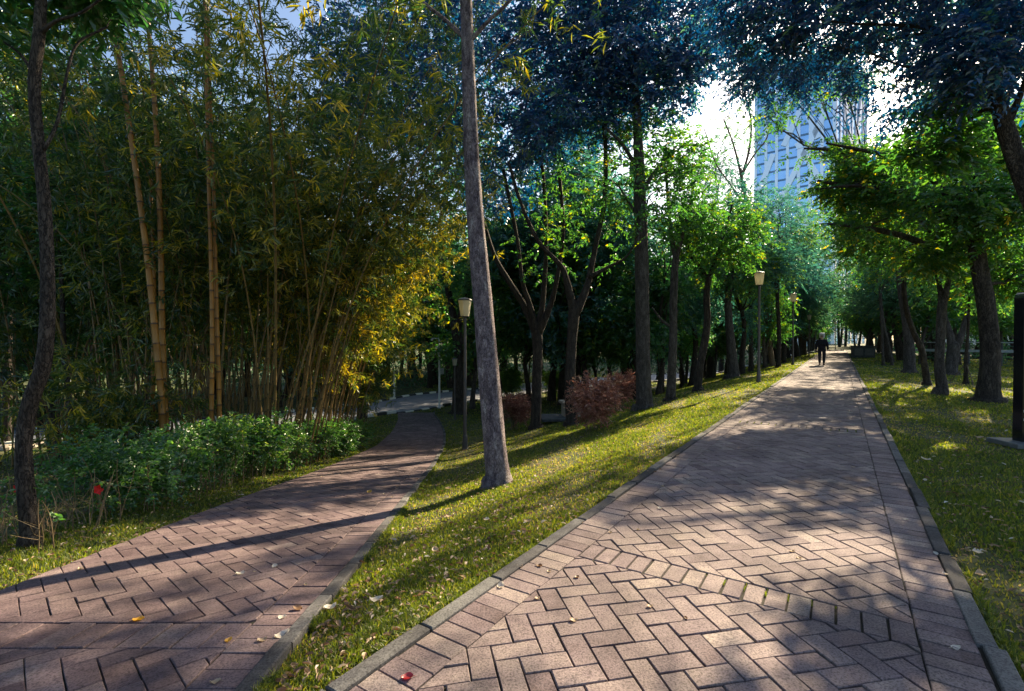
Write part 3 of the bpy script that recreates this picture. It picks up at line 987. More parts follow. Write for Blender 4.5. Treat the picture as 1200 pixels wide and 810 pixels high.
tree('broadleaf_tree', 'dark forked tree just right of the tall trunk, branching low into four limbs', 'tree', (628, 501),
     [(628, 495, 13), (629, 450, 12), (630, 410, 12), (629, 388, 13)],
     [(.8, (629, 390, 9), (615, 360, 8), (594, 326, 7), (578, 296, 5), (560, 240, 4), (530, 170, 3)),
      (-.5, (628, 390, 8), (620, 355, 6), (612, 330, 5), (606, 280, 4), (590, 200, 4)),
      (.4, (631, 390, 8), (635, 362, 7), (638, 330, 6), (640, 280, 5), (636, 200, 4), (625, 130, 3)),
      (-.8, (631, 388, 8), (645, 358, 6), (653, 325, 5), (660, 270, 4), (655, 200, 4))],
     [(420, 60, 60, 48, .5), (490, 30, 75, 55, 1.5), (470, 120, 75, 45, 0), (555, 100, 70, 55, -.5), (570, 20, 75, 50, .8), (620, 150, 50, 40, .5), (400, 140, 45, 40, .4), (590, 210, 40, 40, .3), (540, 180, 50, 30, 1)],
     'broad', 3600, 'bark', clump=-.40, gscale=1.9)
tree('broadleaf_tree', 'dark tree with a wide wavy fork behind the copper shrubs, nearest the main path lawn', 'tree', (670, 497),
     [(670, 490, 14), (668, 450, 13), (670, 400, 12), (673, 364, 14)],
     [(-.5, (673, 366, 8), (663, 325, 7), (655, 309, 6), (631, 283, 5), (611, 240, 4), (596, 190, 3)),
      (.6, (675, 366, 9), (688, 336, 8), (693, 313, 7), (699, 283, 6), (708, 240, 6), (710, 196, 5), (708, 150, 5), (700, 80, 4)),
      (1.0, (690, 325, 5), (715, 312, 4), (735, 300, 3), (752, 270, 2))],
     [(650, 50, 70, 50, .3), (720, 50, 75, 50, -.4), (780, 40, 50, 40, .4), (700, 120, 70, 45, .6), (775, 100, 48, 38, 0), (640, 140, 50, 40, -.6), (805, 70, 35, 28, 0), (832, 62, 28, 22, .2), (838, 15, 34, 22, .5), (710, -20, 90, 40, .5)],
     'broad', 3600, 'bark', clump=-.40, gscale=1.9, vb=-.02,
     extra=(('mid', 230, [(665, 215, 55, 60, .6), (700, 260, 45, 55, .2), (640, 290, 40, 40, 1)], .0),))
tree('broadleaf_tree', 'thick straight columnar brown trunk right beside the copper shrubs', 'tree', (755, 478),
     [(755, 472, 20), (754, 430, 18), (753, 380, 17), (752, 320, 16), (751, 260, 15), (749, 200, 13), (746, 130, 10), (742, 60, 7)],
     [(.8, (750, 230, 6), (765, 205, 5), (790, 175, 3)), (-.8, (748, 200, 6), (730, 170, 4), (710, 150, 3))],
     [(715, 220, 45, 45, -.6), (760, 240, 50, 45, -.8), (790, 210, 42, 40, .2), (745, 170, 60, 45, .5), (735, 90, 60, 50, 1.5)],
     'mid', 520, 'bark_grey', clump=.2, vb=.02)
tree('broadleaf_tree', 'straight brown trunk half hidden behind the thick columnar one', 'tree', (739, 462),
     [(739, 456, 13), (739, 400, 12), (740, 330, 11), (741, 260, 10), (742, 190, 8)],
     [], [(700, 150, 60, 50, 1), (760, 120, 60, 50, 2), (690, 230, 50, 40, 1.5)], 'teal', 800, 'bark_grey')
tree('broadleaf_tree', 'slender trunk with a bright sunlit right edge, first beyond the columnar trunk', 'tree', (786, 468),
     [(786, 463, 12), (788, 420, 10), (789, 370, 9), (790, 330, 9), (792, 300, 8)],
     [(.4, (792, 302, 6), (787, 278, 5), (784, 250, 4), (780, 200, 3)), (-.4, (792, 302, 5), (800, 275, 4), (806, 250, 3), (815, 210, 2)),
      (.2, (789, 385, 4), (775, 375, 3), (764, 360, 2))],
     [(765, 250, 40, 35, -.4), (800, 235, 40, 35, 0), (785, 190, 45, 35, .6), (815, 260, 30, 25, .5)], 'mid', 650, 'bark_grey', vb=-.02)
tree('broadleaf_tree', 'dark crooked trunk with a kinked sunlit edge and a bare limb reaching left', 'tree', (818, 457),
     [(818, 452, 10), (821, 426, 9), (826, 399, 9), (829, 375, 8), (828, 350, 8), (830, 325, 7)],
     [(.3, (830, 328, 5), (820, 312, 4), (807, 298, 3), (803, 280, 3), (800, 250, 2)), (-.3, (830, 326, 5), (840, 300, 4), (850, 270, 3), (858, 240, 2))],
     [(845, 300, 42, 32, 0), (870, 280, 36, 30, .5), (830, 260, 40, 32, .6), (810, 285, 25, 22, -.4), (850, 250, 34, 25, .8)], 'mid', 800, 'bark', vb=.02)
tree('broadleaf_tree', 'thin dark trunk left of the crooked one with a sunlit upper bend', 'tree', (811, 451),
     [(811, 447, 8), (814, 420, 6), (815, 398, 6), (811, 370, 5), (810, 340, 5), (812, 300, 4)], [],
     [(800, 290, 34, 30, .8), (815, 240, 40, 35, 1.5), (790, 330, 25, 20, .5)], 'teal', 420, 'bark')
tree('broadleaf_tree', 'short grey trunk just behind the crooked one', 'tree', (831, 443),
     [(831, 439, 8), (832, 415, 7), (832, 390, 6), (831, 340, 6), (834, 280, 5)], [],
     [(830, 230, 45, 40, 0), (845, 190, 45, 45, 1), (850, 175, 24, 30, 1), (810, 205, 34, 34, 3)], 'teal', 1200, 'bark_grey', clump=-.05)
tree('broadleaf_tree', 'squat leaning trunk that swells at the foot, left of the nearest path lamp', 'tree', (859, 442),
     [(859, 437, 15), (857, 410, 12), (855, 385, 10), (853, 355, 8), (855, 330, 7)],
     [(.3, (855, 335, 5), (862, 310, 4), (872, 285, 3)), (-.3, (855, 335, 5), (846, 310, 3), (842, 290, 2))],
     [(865, 320, 34, 24, -.3), (880, 300, 34, 26, .3), (850, 330, 28, 18, 0), (885, 335, 20, 14, .2), (860, 270, 40, 30, 1)], 'mid', 760, 'bark_grey', vb=.06)
tree('slim_tree', 'slim straight dark trunk directly left of the nearest path lamp post', 'tree', (880, 435),
     [(880, 431, 6), (880, 400, 5), (880, 350, 5), (881, 290, 4)], [],
     [(875, 250, 32, 26, 0), (905, 265, 40, 26, .6), (862, 205, 20, 24, .3)], 'teal', 500, 'bark')
tree('slim_tree', 'thin twisting sunlit trunk rising right behind the nearest path lamp post', 'tree', (896, 431),
     [(896, 428, 5), (895, 400, 4), (898, 375, 4), (895, 345, 4), (897, 310, 3), (893, 280, 3), (876, 240, 3), (873, 215, 2)],
     [(.2, (893, 282, 3), (905, 262, 2), (925, 250, 2))],
     [(920, 290, 34, 24, 0), (940, 270, 34, 26, .6), (915, 320, 25, 18, .3)], 'mid', 500, 'bark_grey', vb=.06)
tree('bare_tree', 'sparse twiggy tree nearly bare of leaves against the white sky left of the tower', 'tree', (905, 429),
     [(905, 426, 7), (900, 390, 6), (893, 330, 6), (880, 270, 5), (872, 230, 5), (868, 200, 4)],
     [(.5, (874, 235, 4), (866, 195, 3), (858, 165, 2), (848, 140, 2)), (-.5, (870, 210, 4), (878, 175, 3), (880, 140, 2), (872, 108, 2)),
      (.9, (869, 205, 3), (885, 180, 2), (897, 165, 2), (902, 150, 1)), (-.9, (876, 245, 3), (855, 215, 2), (838, 190, 2), (825, 150, 1))],
     [(855, 140, 30, 26, .5), (875, 130, 28, 28, -.5), (890, 165, 20, 20, 0), (845, 180, 20, 22, 0)], 'mid', 130, 'twig', clump=0, subb=12, vb=-.1)
for px, py, w, lab in [(912, 430, 6, 'dark trunk in the row beyond the lamp, nearest to the path edge'),
                       (919, 425, 5, 'slim dark trunk right of the second path lamp row, far along the path'),
                       (772, 445, 6, 'dark trunk in shade between the columnar trunk and the sunlit slender one'),
                       (845, 436, 6, 'shaded straight trunk between the short grey one and the squat leaning one')]:
    tree('slim_tree', lab, 'tree', (px, py), [(px, py - 3, w), (px + 1, py - 40, w * .85), (px - 1, py - 90, w * .75), (px + 2, py - 150, w * .6)], [],
         [(px, py - 180, 36, 30, .5), (px + 22, py - 150, 30, 24, 1.5), (px - 20, py - 140, 30, 24, 0)], 'teal', 420, 'bark')
# behind the lawn towards the road
tree('broadleaf_tree', 'big dark forked trunk by the road kerb, right of the white camera pole', 'tree', (537, 484),
     [(537, 478, 16), (537, 440, 13), (538, 410, 12), (534, 380, 12)],
     [(.6, (534, 384, 9), (527, 350, 8), (520, 310, 6), (515, 260, 5)), (-.6, (537, 384, 8), (546, 350, 7), (552, 310, 5), (556, 250, 4))],
     [(520, 250, 40, 40, 0), (560, 240, 45, 45, 1), (500, 300, 30, 26, 1.5), (540, 190, 55, 40, 1), (545, 320, 28, 22, -1)], 'dark', 1300, 'bark', size=1.2, vb=.05)
tree('broadleaf_tree', 'slim dark trunk left of the copper shrub with tiny leaves sprouting along it', 'tree', (731, 452),
     [(731, 446, 9), (732, 400, 8), (731, 350, 7), (728, 310, 7), (732, 260, 5)],
     [(.5, (729, 320, 4), (718, 300, 3), (705, 285, 2))],
     [(725, 320, 30, 22, 0), (700, 290, 34, 28, 1), (735, 270, 40, 30, 1)], 'dark', 500, 'bark', vb=.1)

# right lawn
tree('broadleaf_tree', 'thickest dark curving trunk on the right lawn with a flared foot', 'tree', (1158, 469),
     [(1158, 462, 30), (1160, 430, 25), (1160, 395, 25), (1154, 350, 23), (1147, 310, 21), (1142, 270, 18), (1140, 220, 15)],
     [(.6, (1141, 235, 10), (1120, 190, 7), (1090, 150, 5), (1060, 130, 3)), (-.8, (1141, 225, 10), (1160, 170, 7), (1190, 120, 5)),
      (1.2, (1143, 262, 7), (1170, 240, 5), (1200, 225, 4)),
      (.3, (1146, 300, 12), (1112, 232, 11), (1070, 192, 8), (1020, 178, 6), (968, 168, 3)), (.9, (1144, 280, 10), (1100, 250, 10), (1050, 225, 7), (1000, 218, 5), (955, 222, 2))],  # two long left boughs placed to band the path with shade
     [(1130, 230, 60, 40, -.6), (1180, 250, 60, 45, -.3), (1090, 200, 60, 35, .4), (1075, 170, 34, 20, .8), (1150, 170, 60, 40, 1), (1210, 200, 50, 50, 0), (1195, 320, 40, 30, 1), (1110, 150, 45, 30, 0), (1050, 192, 52, 12, .4), (1000, 178, 40, 8, .5), (1015, 214, 48, 9, .9)],
     'mid', 2150, 'bark', flare=1.5, clump=.25, vb=.02, gscale=1.9)
tree('broadleaf_tree', 'medium forked trunk with sunlit left edge standing left of the thickest trunk', 'tree', (1102, 461),
     [(1104, 455, 15), (1101, 430, 13), (1102, 400, 12), (1103, 372, 12), (1105, 352, 11)],
     [(.4, (1105, 356, 7), (1100, 330, 6), (1094, 305, 5), (1096, 270, 4), (1088, 230, 3)), (-.4, (1106, 356, 7), (1112, 325, 6), (1110, 290, 5), (1122, 250, 4)),
      (.3, (1096, 275, 9), (1062, 242, 9), (1012, 222, 8), (958, 212, 4)), (.9, (1096, 260, 9), (1045, 205, 8), (990, 178, 7), (942, 174, 3)), (-.6, (1104, 300, 9), (1068, 280, 9), (1020, 268, 7), (970, 262, 3))],
     [(1082, 255, 46, 24, 0), (1130, 262, 36, 22, .5), (1025, 262, 36, 8, -.6), (1045, 245, 36, 24, 1), (1085, 300, 34, 18, -.5), (1040, 205, 36, 20, 1.4), (950, 175, 26, 6, .9), (985, 183, 28, 7, .9), (990, 190, 32, 8, .3), (1005, 222, 46, 16, .6)],
     'sprayg', 1480, 'bark_grey', clump=.2, vb=.12, gscale=1.9)
tree('broadleaf_tree', 'dark sinuous trunk leaning left in its upper half on the right lawn', 'tree', (1086, 450),
     [(1086, 446, 9), (1083, 425, 8), (1079, 408, 8), (1070, 388, 7), (1062, 362, 7), (1059, 330, 6), (1060, 290, 5)],
     [], [(1050, 270, 50, 32, .5), (1080, 290, 40, 24, 0), (1020, 280, 40, 30, 1)], 'sprayg', 600, 'bark', vb=.04, clump=.15)
tree('broadleaf_tree', 'pale grey straight trunk behind the sinuous dark one on the right lawn', 'tree', (1066, 436),
     [(1066, 431, 15), (1065, 400, 12), (1061, 370, 11), (1056, 335, 10), (1053, 300, 9)],
     [], [(1040, 240, 60, 40, 0), (1080, 220, 60, 40, 1), (1010, 260, 45, 34, .5), (1050, 180, 45, 30, 1), (1000, 215, 36, 12, -1), (925, 112, 40, 9, -7), (900, 138, 24, 7, -7), (960, 178, 24, 6, -6), (988, 98, 36, 8, -1), (955, 90, 30, 7, -2)], 'sprayg', 1250, 'bark_grey', vb=.0, clump=.15)  # sprays far left of the trunk added to shade the lawn wedge
tree('slim_tree', 'thin pale leaning trunk, left one of a crossing pair right of the stone block', 'tree', (1035, 428),
     [(1035, 425, 4), (1034, 400, 3), (1033, 375, 3), (1031, 340, 3)], [], [(1020, 310, 34, 26, 0), (1040, 290, 34, 28, 1)], 'mid', 420, 'bark_grey', vb=.08)
tree('slim_tree', 'thin pale leaning trunk, right one of a crossing pair right of the stone block', 'tree', (1045, 428),
     [(1045, 425, 4), (1040, 400, 4), (1035, 378, 4), (1032, 350, 3)], [], [(1040, 325, 30, 20, 0), (1060, 315, 30, 24, 1)], 'teal', 300, 'bark_grey')
tree('broadleaf_tree', 'low v shaped double trunk seen between the forked and the thickest trunks', 'tree', (1114, 438),
     [(1114, 434, 16), (1116, 418, 15), (1118, 405, 16)],
     [(.3, (1117, 408, 8), (1112, 388, 7), (1106, 365, 6), (1103, 330, 5)), (-.3, (1120, 408, 8), (1128, 388, 7), (1134, 362, 5), (1136, 330, 4))],
     [(1100, 330, 40, 26, .5), (1140, 320, 44, 26, 1), (1170, 340, 36, 26, 1)], 'dark', 700, 'bark_grey', vb=.1)
p = at(1132, 449)
t = tree('young_tree', 'young sapling with a dark wrapped stem held by slanting stakes on the right lawn', 'tree', (1132, 449),
         [(1132, 446, 6), (1132, 420, 5), (1134, 395, 4), (1136, 350, 3)], [], [(1130, 335, 26, 18, 0), (1140, 310, 26, 20, .3)], 'mid', 260, 'bark', vb=.12)
for a_ in (0.4, 2.5, 4.4):
    mb = MB()
    mb.tube([(math.cos(a_) * .45, math.sin(a_) * .45, -.05), (math.cos(a_) * .04, math.sin(a_) * .04, .62)], [.015, .015], 6, 0, 0, 1)
    mb.obj('stake', M['twig'], t)
# big tree whose trunk enters at the right frame edge, spray boughs overhead; rearmost sprays added as shade blockers
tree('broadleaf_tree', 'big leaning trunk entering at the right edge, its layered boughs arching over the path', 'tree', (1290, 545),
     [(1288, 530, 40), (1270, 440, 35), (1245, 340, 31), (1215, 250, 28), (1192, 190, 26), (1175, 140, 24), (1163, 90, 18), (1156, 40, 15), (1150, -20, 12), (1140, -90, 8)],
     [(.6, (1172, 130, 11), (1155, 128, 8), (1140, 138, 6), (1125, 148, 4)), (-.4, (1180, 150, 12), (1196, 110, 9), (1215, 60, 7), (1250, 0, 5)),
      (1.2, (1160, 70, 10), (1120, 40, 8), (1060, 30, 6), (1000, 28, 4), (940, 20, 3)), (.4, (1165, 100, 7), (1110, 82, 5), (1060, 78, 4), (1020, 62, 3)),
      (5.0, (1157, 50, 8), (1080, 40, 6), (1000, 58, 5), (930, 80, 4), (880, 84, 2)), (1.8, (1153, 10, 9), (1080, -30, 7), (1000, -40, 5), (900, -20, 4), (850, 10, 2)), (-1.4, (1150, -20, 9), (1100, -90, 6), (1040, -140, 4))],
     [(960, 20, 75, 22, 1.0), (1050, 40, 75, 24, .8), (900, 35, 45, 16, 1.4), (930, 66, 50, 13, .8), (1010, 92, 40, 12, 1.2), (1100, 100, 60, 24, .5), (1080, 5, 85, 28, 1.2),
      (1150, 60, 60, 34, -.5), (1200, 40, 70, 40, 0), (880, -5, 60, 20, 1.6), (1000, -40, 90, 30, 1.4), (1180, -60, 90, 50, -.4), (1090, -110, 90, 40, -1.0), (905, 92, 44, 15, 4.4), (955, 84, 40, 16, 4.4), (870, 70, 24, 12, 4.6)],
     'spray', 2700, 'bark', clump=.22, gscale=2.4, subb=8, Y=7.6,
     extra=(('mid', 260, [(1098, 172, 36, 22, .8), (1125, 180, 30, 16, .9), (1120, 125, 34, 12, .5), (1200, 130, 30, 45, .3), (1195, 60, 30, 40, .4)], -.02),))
# left edge
tree('broadleaf_tree', 'dark slender bent trunk at the left edge beside the left path verge', 'tree', (35, 637),
     [(35, 628, 24), (29, 560, 23), (28, 520, 22), (36, 470, 22), (51, 425, 20), (56, 350, 18), (53, 250, 17), (45, 170, 16), (40, 100, 16), (46, 40, 15), (50, -20, 13), (58, -90, 9)],
     [(.3, (52, 175, 6), (68, 140, 5), (80, 80, 4), (92, 50, 4), (125, 32, 3)), (-.2, (47, 40, 7), (65, 25, 5), (95, 15, 4), (130, -10, 3)),
      (.4, (42, 90, 6), (20, 60, 4), (-15, 40, 3))],
     [(20, -10, 60, 30, .4), (110, -5, 60, 26, .6), (60, -70, 80, 50, .2), (150, 10, 40, 18, .9), (-30, 40, 50, 40, .2), (170, -60, 70, 40, 1.2)],
     'dark', 420, 'bark', size=.8, flare=1.2, sides=18)
for px, py, dx, w, lab in [(72, 545, -30, 8, 'dark thin stem leaning left behind the bent trunk'),
                           (93, 556, -22, 9, 'dark leaning stem between the bent trunk and the dark cabinet'),
                           (106, 505, 2, 13, 'dark straight trunk seen beyond the cabinet on the shaded left lawn'),
                           (8, 520, 2, 14, 'dark trunk cut by the left frame edge on the shaded lawn'),
                           (62, 530, -6, 12, 'dark trunk directly behind the bent one')]:
    tree('slim_tree', lab, 'tree', (px, py), [(px, py - 3, w), (px + dx * .35, py - 60, w * .9), (px + dx * .8, py - 140, w * .8), (px + dx, py - 240, w * .6), (px + dx - 10, py - 330, w * .4)], [],
         [(px + dx, py - 300, 60, 50, .5), (px + dx - 40, py - 220, 50, 36, 1.5), (px + dx + 40, py - 240, 50, 36, 2), (px + dx, py - 380, 60, 50, 1)], 'dark', 420, 'bark', size=1.1, vb=.05)

# ------------------------------------------------------------------ BAMBOO
def culm_mesh(pts, r0, r1, node=.32, seed=0, sides=9, base_v=.62):
    pts = np.asarray(pts, float)
    t = np.linspace(0, 1, 60)
    dl = np.concatenate([[0], np.cumsum(np.linalg.norm(np.diff(pts, axis=0), axis=1))])
    Lt = dl[-1]
    # smooth resample
    fine = np.stack([np.interp(np.linspace(0, Lt, 80), dl, pts[:, k]) for k in range(3)], -1)
    for _ in range(25): fine[1:-1] = (fine[:-2] + 2 * fine[1:-1] + fine[2:]) / 4
    ss = np.linspace(0, Lt, 80)
    rs, vs, st = [], [], []
    s = .1
    rng = np.random.default_rng(seed)
    st.append(0); rs.append(1); vs.append(base_v)
    while s < Lt:
        for ds, rm, vv in ((-.03, 1.0, base_v - .04), (-.006, 1.10, .30), (.010, 1.12, .10), (.028, 1.0, base_v + .14)):
            st.append(s + ds); rs.append(rm); vs.append(vv)
        s += node * rng.uniform(.9, 1.1) * (.8 + .5 * min(s / Lt * 2, 1))
    st.append(Lt); rs.append(1); vs.append(base_v)
    st = np.array(st); order = np.argsort(st); st = np.clip(st[order], 0, Lt); rs = np.array(rs)[order]; vs = np.array(vs)[order]
    st = st + np.arange(len(st)) * 1e-5
    P = np.stack([np.interp(st, ss, fine[:, k]) for k in range(3)], -1)
    rad = (r0 + (r1 - r0) * (st / Lt) ** 1.3) * rs
    mb = MB()
    mb.tube(P, rad, sides, 0, seed, 1, vs)
    return mb, fine


def bamboo_leaves(O, n_each, seed, size=1., vb=0.):
    """drooping fans of lance leaves round each spray origin"""
    rng = np.random.default_rng(seed)
    n = len(O)
    ax = nrm(rng.normal(0, 1, (n, 3)) * np.array([1, 1, .4]) + np.array([0, 0, -.1]))
    D = ax[:, None, :] * .7 + rng.normal(0, .55, (n, n_each, 3)); D[..., 2] -= .35
    B = O[:, None, :] + ax[:, None, :] * rng.uniform(0, .22, (n, n_each, 1)) * size + rng.normal(0, .04, (n, n_each, 3)) * size
    Nn = np.array([0, 0, 1.]) * .5 + rng.normal(0, .6, (n, n_each, 3))
    ln = .19 * size * rng.uniform(.6, 1.25, (n, n_each)); wd = ln * .13
    val = np.clip(rng.normal(.45 + vb, .16, n)[:, None] + rng.normal(0, .13, (n, n_each)), 0, 1)
    mb = MB()
    add_leaves(mb, B.reshape(-1, 3), D.reshape(-1, 3), Nn.reshape(-1, 3), ln.ravel(), wd.ravel(), .2, val.ravel(), True)
    return mb


culms = [
    ([(193, 545), (190, 470), (183, 400), (174, 310), (160, 205), (146, 110), (132, 20), (118, -80)], 11, 8.6, 'yellow bamboo culm leaning gently left, left one of the first pair'),
    ([(197, 545), (193, 470), (190, 400), (189, 300), (186, 200), (180, 100), (172, 10), (166, -80)], 10, 8.9, 'upright yellow bamboo culm, right one of the first pair'),
    ([(177, 540), (179, 480), (180, 420), (181, 380), (180, 300), (176, 210)], 8, 9.2, 'thinner dull yellow bamboo culm tucked behind the first pair'),
    ([(247, 545), (248, 470), (249, 400), (248, 330), (245, 230), (242, 100), (240, 0), (239, -70)], 7.5, 8.8, 'straight golden bamboo culm, left one of the second pair'),
    ([(258, 545), (257, 470), (255, 400), (253, 330), (251, 230), (246, 110), (243, -20)], 7.5, 8.9, 'straight golden bamboo culm, right one of the second pair'),
]
for i_, (pts, w, Y, lab) in enumerate(culms):
    p = ray(pts[0][0], pts[0][1], Y); P0 = np.array([p[0], p[1], float(G(p[0], p[1]))])
    root = empty('bamboo_culm', P0, lab, 'bamboo', 'golden bamboo culms behind the hedge')
    W3 = [np.array([0, 0, -.1])] + [ray(a, b, Y) - P0 for a, b in pts if ray(a, b, Y)[2] > P0[2] + .15]
    r = w / 2 * Y / F * .70
    mb, fine = culm_mesh(W3, r, r * .55, .30, i_)
    mb.obj('culm', M['culm_gold'], root, True)
    rng = np.random.default_rng(500 + i_)
    ks = rng.integers(36, 80, 46)
    O = fine[ks] + rng.normal(0, .28, (46, 3))
    bamboo_leaves(O, 12, i_ + 40, 1.0, .05).obj('foliage', M['leaf_bamboo'], root)


def clump(label, px, Y, n, spread, hmin, hmax, lean, nspray, seed, fol_lo=.3, vb=0., size=1., rr=.022, mat='culm_green', leafw=.5):
    rng = np.random.default_rng(seed)
    x = (px - CX) / F * Y
    P0 = np.array([x, Y, float(G(x, Y))])
    root = empty('bamboo_clump', P0, label, 'bamboo', 'bamboo clumps along the left path')
    Os = []
    for k in range(n):
        b = np.array([rng.normal(0, spread), rng.normal(0, spread * .8), 0])
        b[0] = min(b[0], float(XL(Y + b[1])) - .55 - x)
        b[2] = float(G(x + b[0], Y + b[1])) - P0[2] - .08
        H = rng.uniform(hmin, hmax)
        dirx = lean + b[0] / spread * .16 + rng.normal(0, .10)
        diry = b[1] / spread * .14 + rng.normal(0, .09)
        s = np.linspace(0, 1, 10)
        pts = np.stack([b[0] + H * (dirx * .55 * s + dirx * .6 * s ** 2.6), b[1] + H * (diry * .5 * s + diry * s ** 3),
                        b[2] + H * (s - .16 * s ** 3.5)], -1)
        r = rr * rng.uniform(.7, 1.25)
        mb, fine = culm_mesh(pts, r, r * .3, .34, seed * 100 + k, 7, .5 + rng.uniform(-.12, .2))
        mb.obj('culm', M[mat], root, True)
        ks = (fol_lo * 80 + (1 - fol_lo) * 80 * rng.uniform(0, 1, nspray) ** .75).astype(int).clip(0, 79)
        sp = (.15 + leafw * (ks / 80.))[:, None]
        Os.append(fine[ks] + rng.normal(0, 1, (nspray, 3)) * sp)
    O = np.vstack(Os)
    bamboo_leaves(O, 13, seed, size, vb).obj('foliage', M['leaf_bamboo'], root)
    return root


clump('golden bamboo clump behind the first pair of yellow culms', 165, 10.0, 18, .5, 7, 10.5, -.05, 46, 1, .44, .06)
clump('bamboo clump behind the second pair of golden culms', 255, 10.6, 24, .6, 7, 11, .0, 46, 2, .46, .06)
clump('largest bamboo clump whose dark culms fan out over the hedge end', 335, 11.5, 44, .75, 6, 10, .22, 48, 3, .52, .16, rr=.019)
clump('bamboo clump arching right over the left path bend', 395, 13.5, 34, .75, 5, 8.5, .20, 78, 4, .46, .26, rr=.018, mat='culm_green')
clump('low bamboo clump nearest the road at the end of the hedge', 405, 17, 16, .5, 4, 7, .10, 70, 5, .35, .12)
clump('dark bamboo clump behind the dark cabinet at far left', 95, 12.5, 22, .9, 7, 11, -.12, 66, 6, .36, -.05)
clump('small leafy young bamboo left of the first yellow pair', 128, 8.4, 7, .22, 1.8, 3.4, -.05, 60, 7, .35, .14, .85, .012, leafw=.22)
clump('bamboo clump leaning in from beyond the left frame edge', 5, 11.5, 14, .8, 6, 10, .05, 70, 8, .25, -.05)
clump('tall bamboo clump behind the others with leafy tops against the sky', 215, 15, 26, 1.2, 11, 16, .02, 150, 9, .38, -.02, 1.2)
clump('dark tall bamboo clump between the bent trunk and the yellow culms', 120, 15.5, 22, 1.2, 11, 16, .0, 140, 11, .38, -.05, 1.2)
clump('tall bamboo clump rising behind the fanning one', 310, 16.5, 22, 1.2, 10, 15, .03, 130, 10, .35, .02, 1.2)


# ------------------------------------------------------------------ SHRUBS
def shrub(name, label, cat, P0, rx, h, kind, ntw, nst, leaf_lo=.35, flowers=(), group=None, seed=0, vb=0., spread=.5, stem='stem', size=1., stemr=.008):
    root = empty(name, P0, label, cat, group)
    rng = np.random.default_rng(seed)
    mb = MB()
    for k in range(nst):
        a_ = rng.uniform(0, 6.28); r_ = rx * spread * math.sqrt(rng.uniform(0, 1))
        b = np.array([math.cos(a_) * r_, math.sin(a_) * r_, -.06])
        e = np.array([b[0] * 1.25 + rng.normal(0, .09), b[1] * 1.25 + rng.normal(0, .09), h * rng.uniform(.45, .9)])
        mb.tube(wiggle(b, e, 4, .03, rng), np.linspace(stemr, stemr * .5, 4) * rng.uniform(.7, 1.3), 6, 0, k, 2, rng.uniform(.2, .8), cap=False)
        for _ in range(2):
            m_ = b + (e - b) * rng.uniform(.3, .7)
            e2 = m_ + np.array([rng.normal(0, .12), rng.normal(0, .12), rng.uniform(.1, .3) * h])
            mb.tube([m_, (m_ + e2) / 2 + rng.normal(0, .02, 3), e2], [stemr * .5, stemr * .4, stemr * .25], 5, 0, k, 2, rng.uniform(.2, .8), cap=False)
    mb.obj('stem', M[stem], root)
    if ntw:
        z0 = h * leaf_lo
        ells = []
        for k in range(7):
            c = np.array([rng.normal(0, rx * .42), rng.normal(0, rx * .42), z0 + (h - z0) * rng.uniform(.35, .68)])
            ells.append((c, (rx * .55, rx * .55, (h - z0) * .42)))
        crown_mesh(ells, ntw, kind, seed, size, .08, 5.0, True, vb).obj('foliage', M[KIND[kind]['mat']], root)
    for fx, fy, fz in flowers:
        fb = MB()
        for k in range(5):
            a_ = k * 1.257
            dd = np.array([math.cos(a_), -.5, math.sin(a_)]); 
            add_leaves(fb, np.zeros((1, 3)), dd[None], np.array([[0, -1., 0]]), .055, .05, .2, np.array([.5]))
        fb.obj('flower', M['petal'], root, loc=(fx, fy, fz))
    return root


hl = [(3.95, 'nearest woody flower bush at the left edge, mostly bare straw stems', 0), (4.75, 'woody bush with bare stems and red flowers beside the bent trunk', 1),
      (5.6, 'hedge bush with bright small leaves and bare legs, first full one', 2), (6.5, 'dense dark green hedge bush below the first yellow culms', 3),
      (7.4, 'glossy hedge bush below the golden second culm pair', 4), (8.5, 'tall glossy hedge bush with pale tips, middle of the row', 5), (9.7, 'hedge bush with straw stems below the fanning bamboo', 6),
      (11.1, 'hedge bush with one red flower near the end of the row', 7), (12.8, 'loose bush with orange red flowers at the row end', 8), (14.8, 'last small dark bush of the hedge before the road', 9)]
for yv, lab, k in hl:
    xv = float(XL(yv)) - (.95 if k < 6 else .75)
    P0 = np.array([xv, yv, float(G(xv, yv))])
    full = k >= 2
    fl = []
    if k == 1: fl = [(.57, -.15, .46), (-.18, -.15, .47)]
    if k == 7: fl = [(.15, -.55, .72)]
    if k == 8: fl = [(.2, -.5, .75), (.35, -.35, .62), (.1, -.45, .9)]
    shrub('hedge_bush', lab, 'bush', P0, .62 + .05 * (k > 5), (.62 if k < 2 else .84 + .12 * (k in (4, 5))), 'hedge', (26 if k < 2 else (420 if k == 2 else 900)), 26, .20 if full else .45, fl,
          'hedge of flowering bushes along the left path', 300 + k, {2: -.16, 3: -.08, 4: .06, 5: .1, 6: .06}.get(k, -.06), .85, size=.95 + .04 * k, stemr=.005)
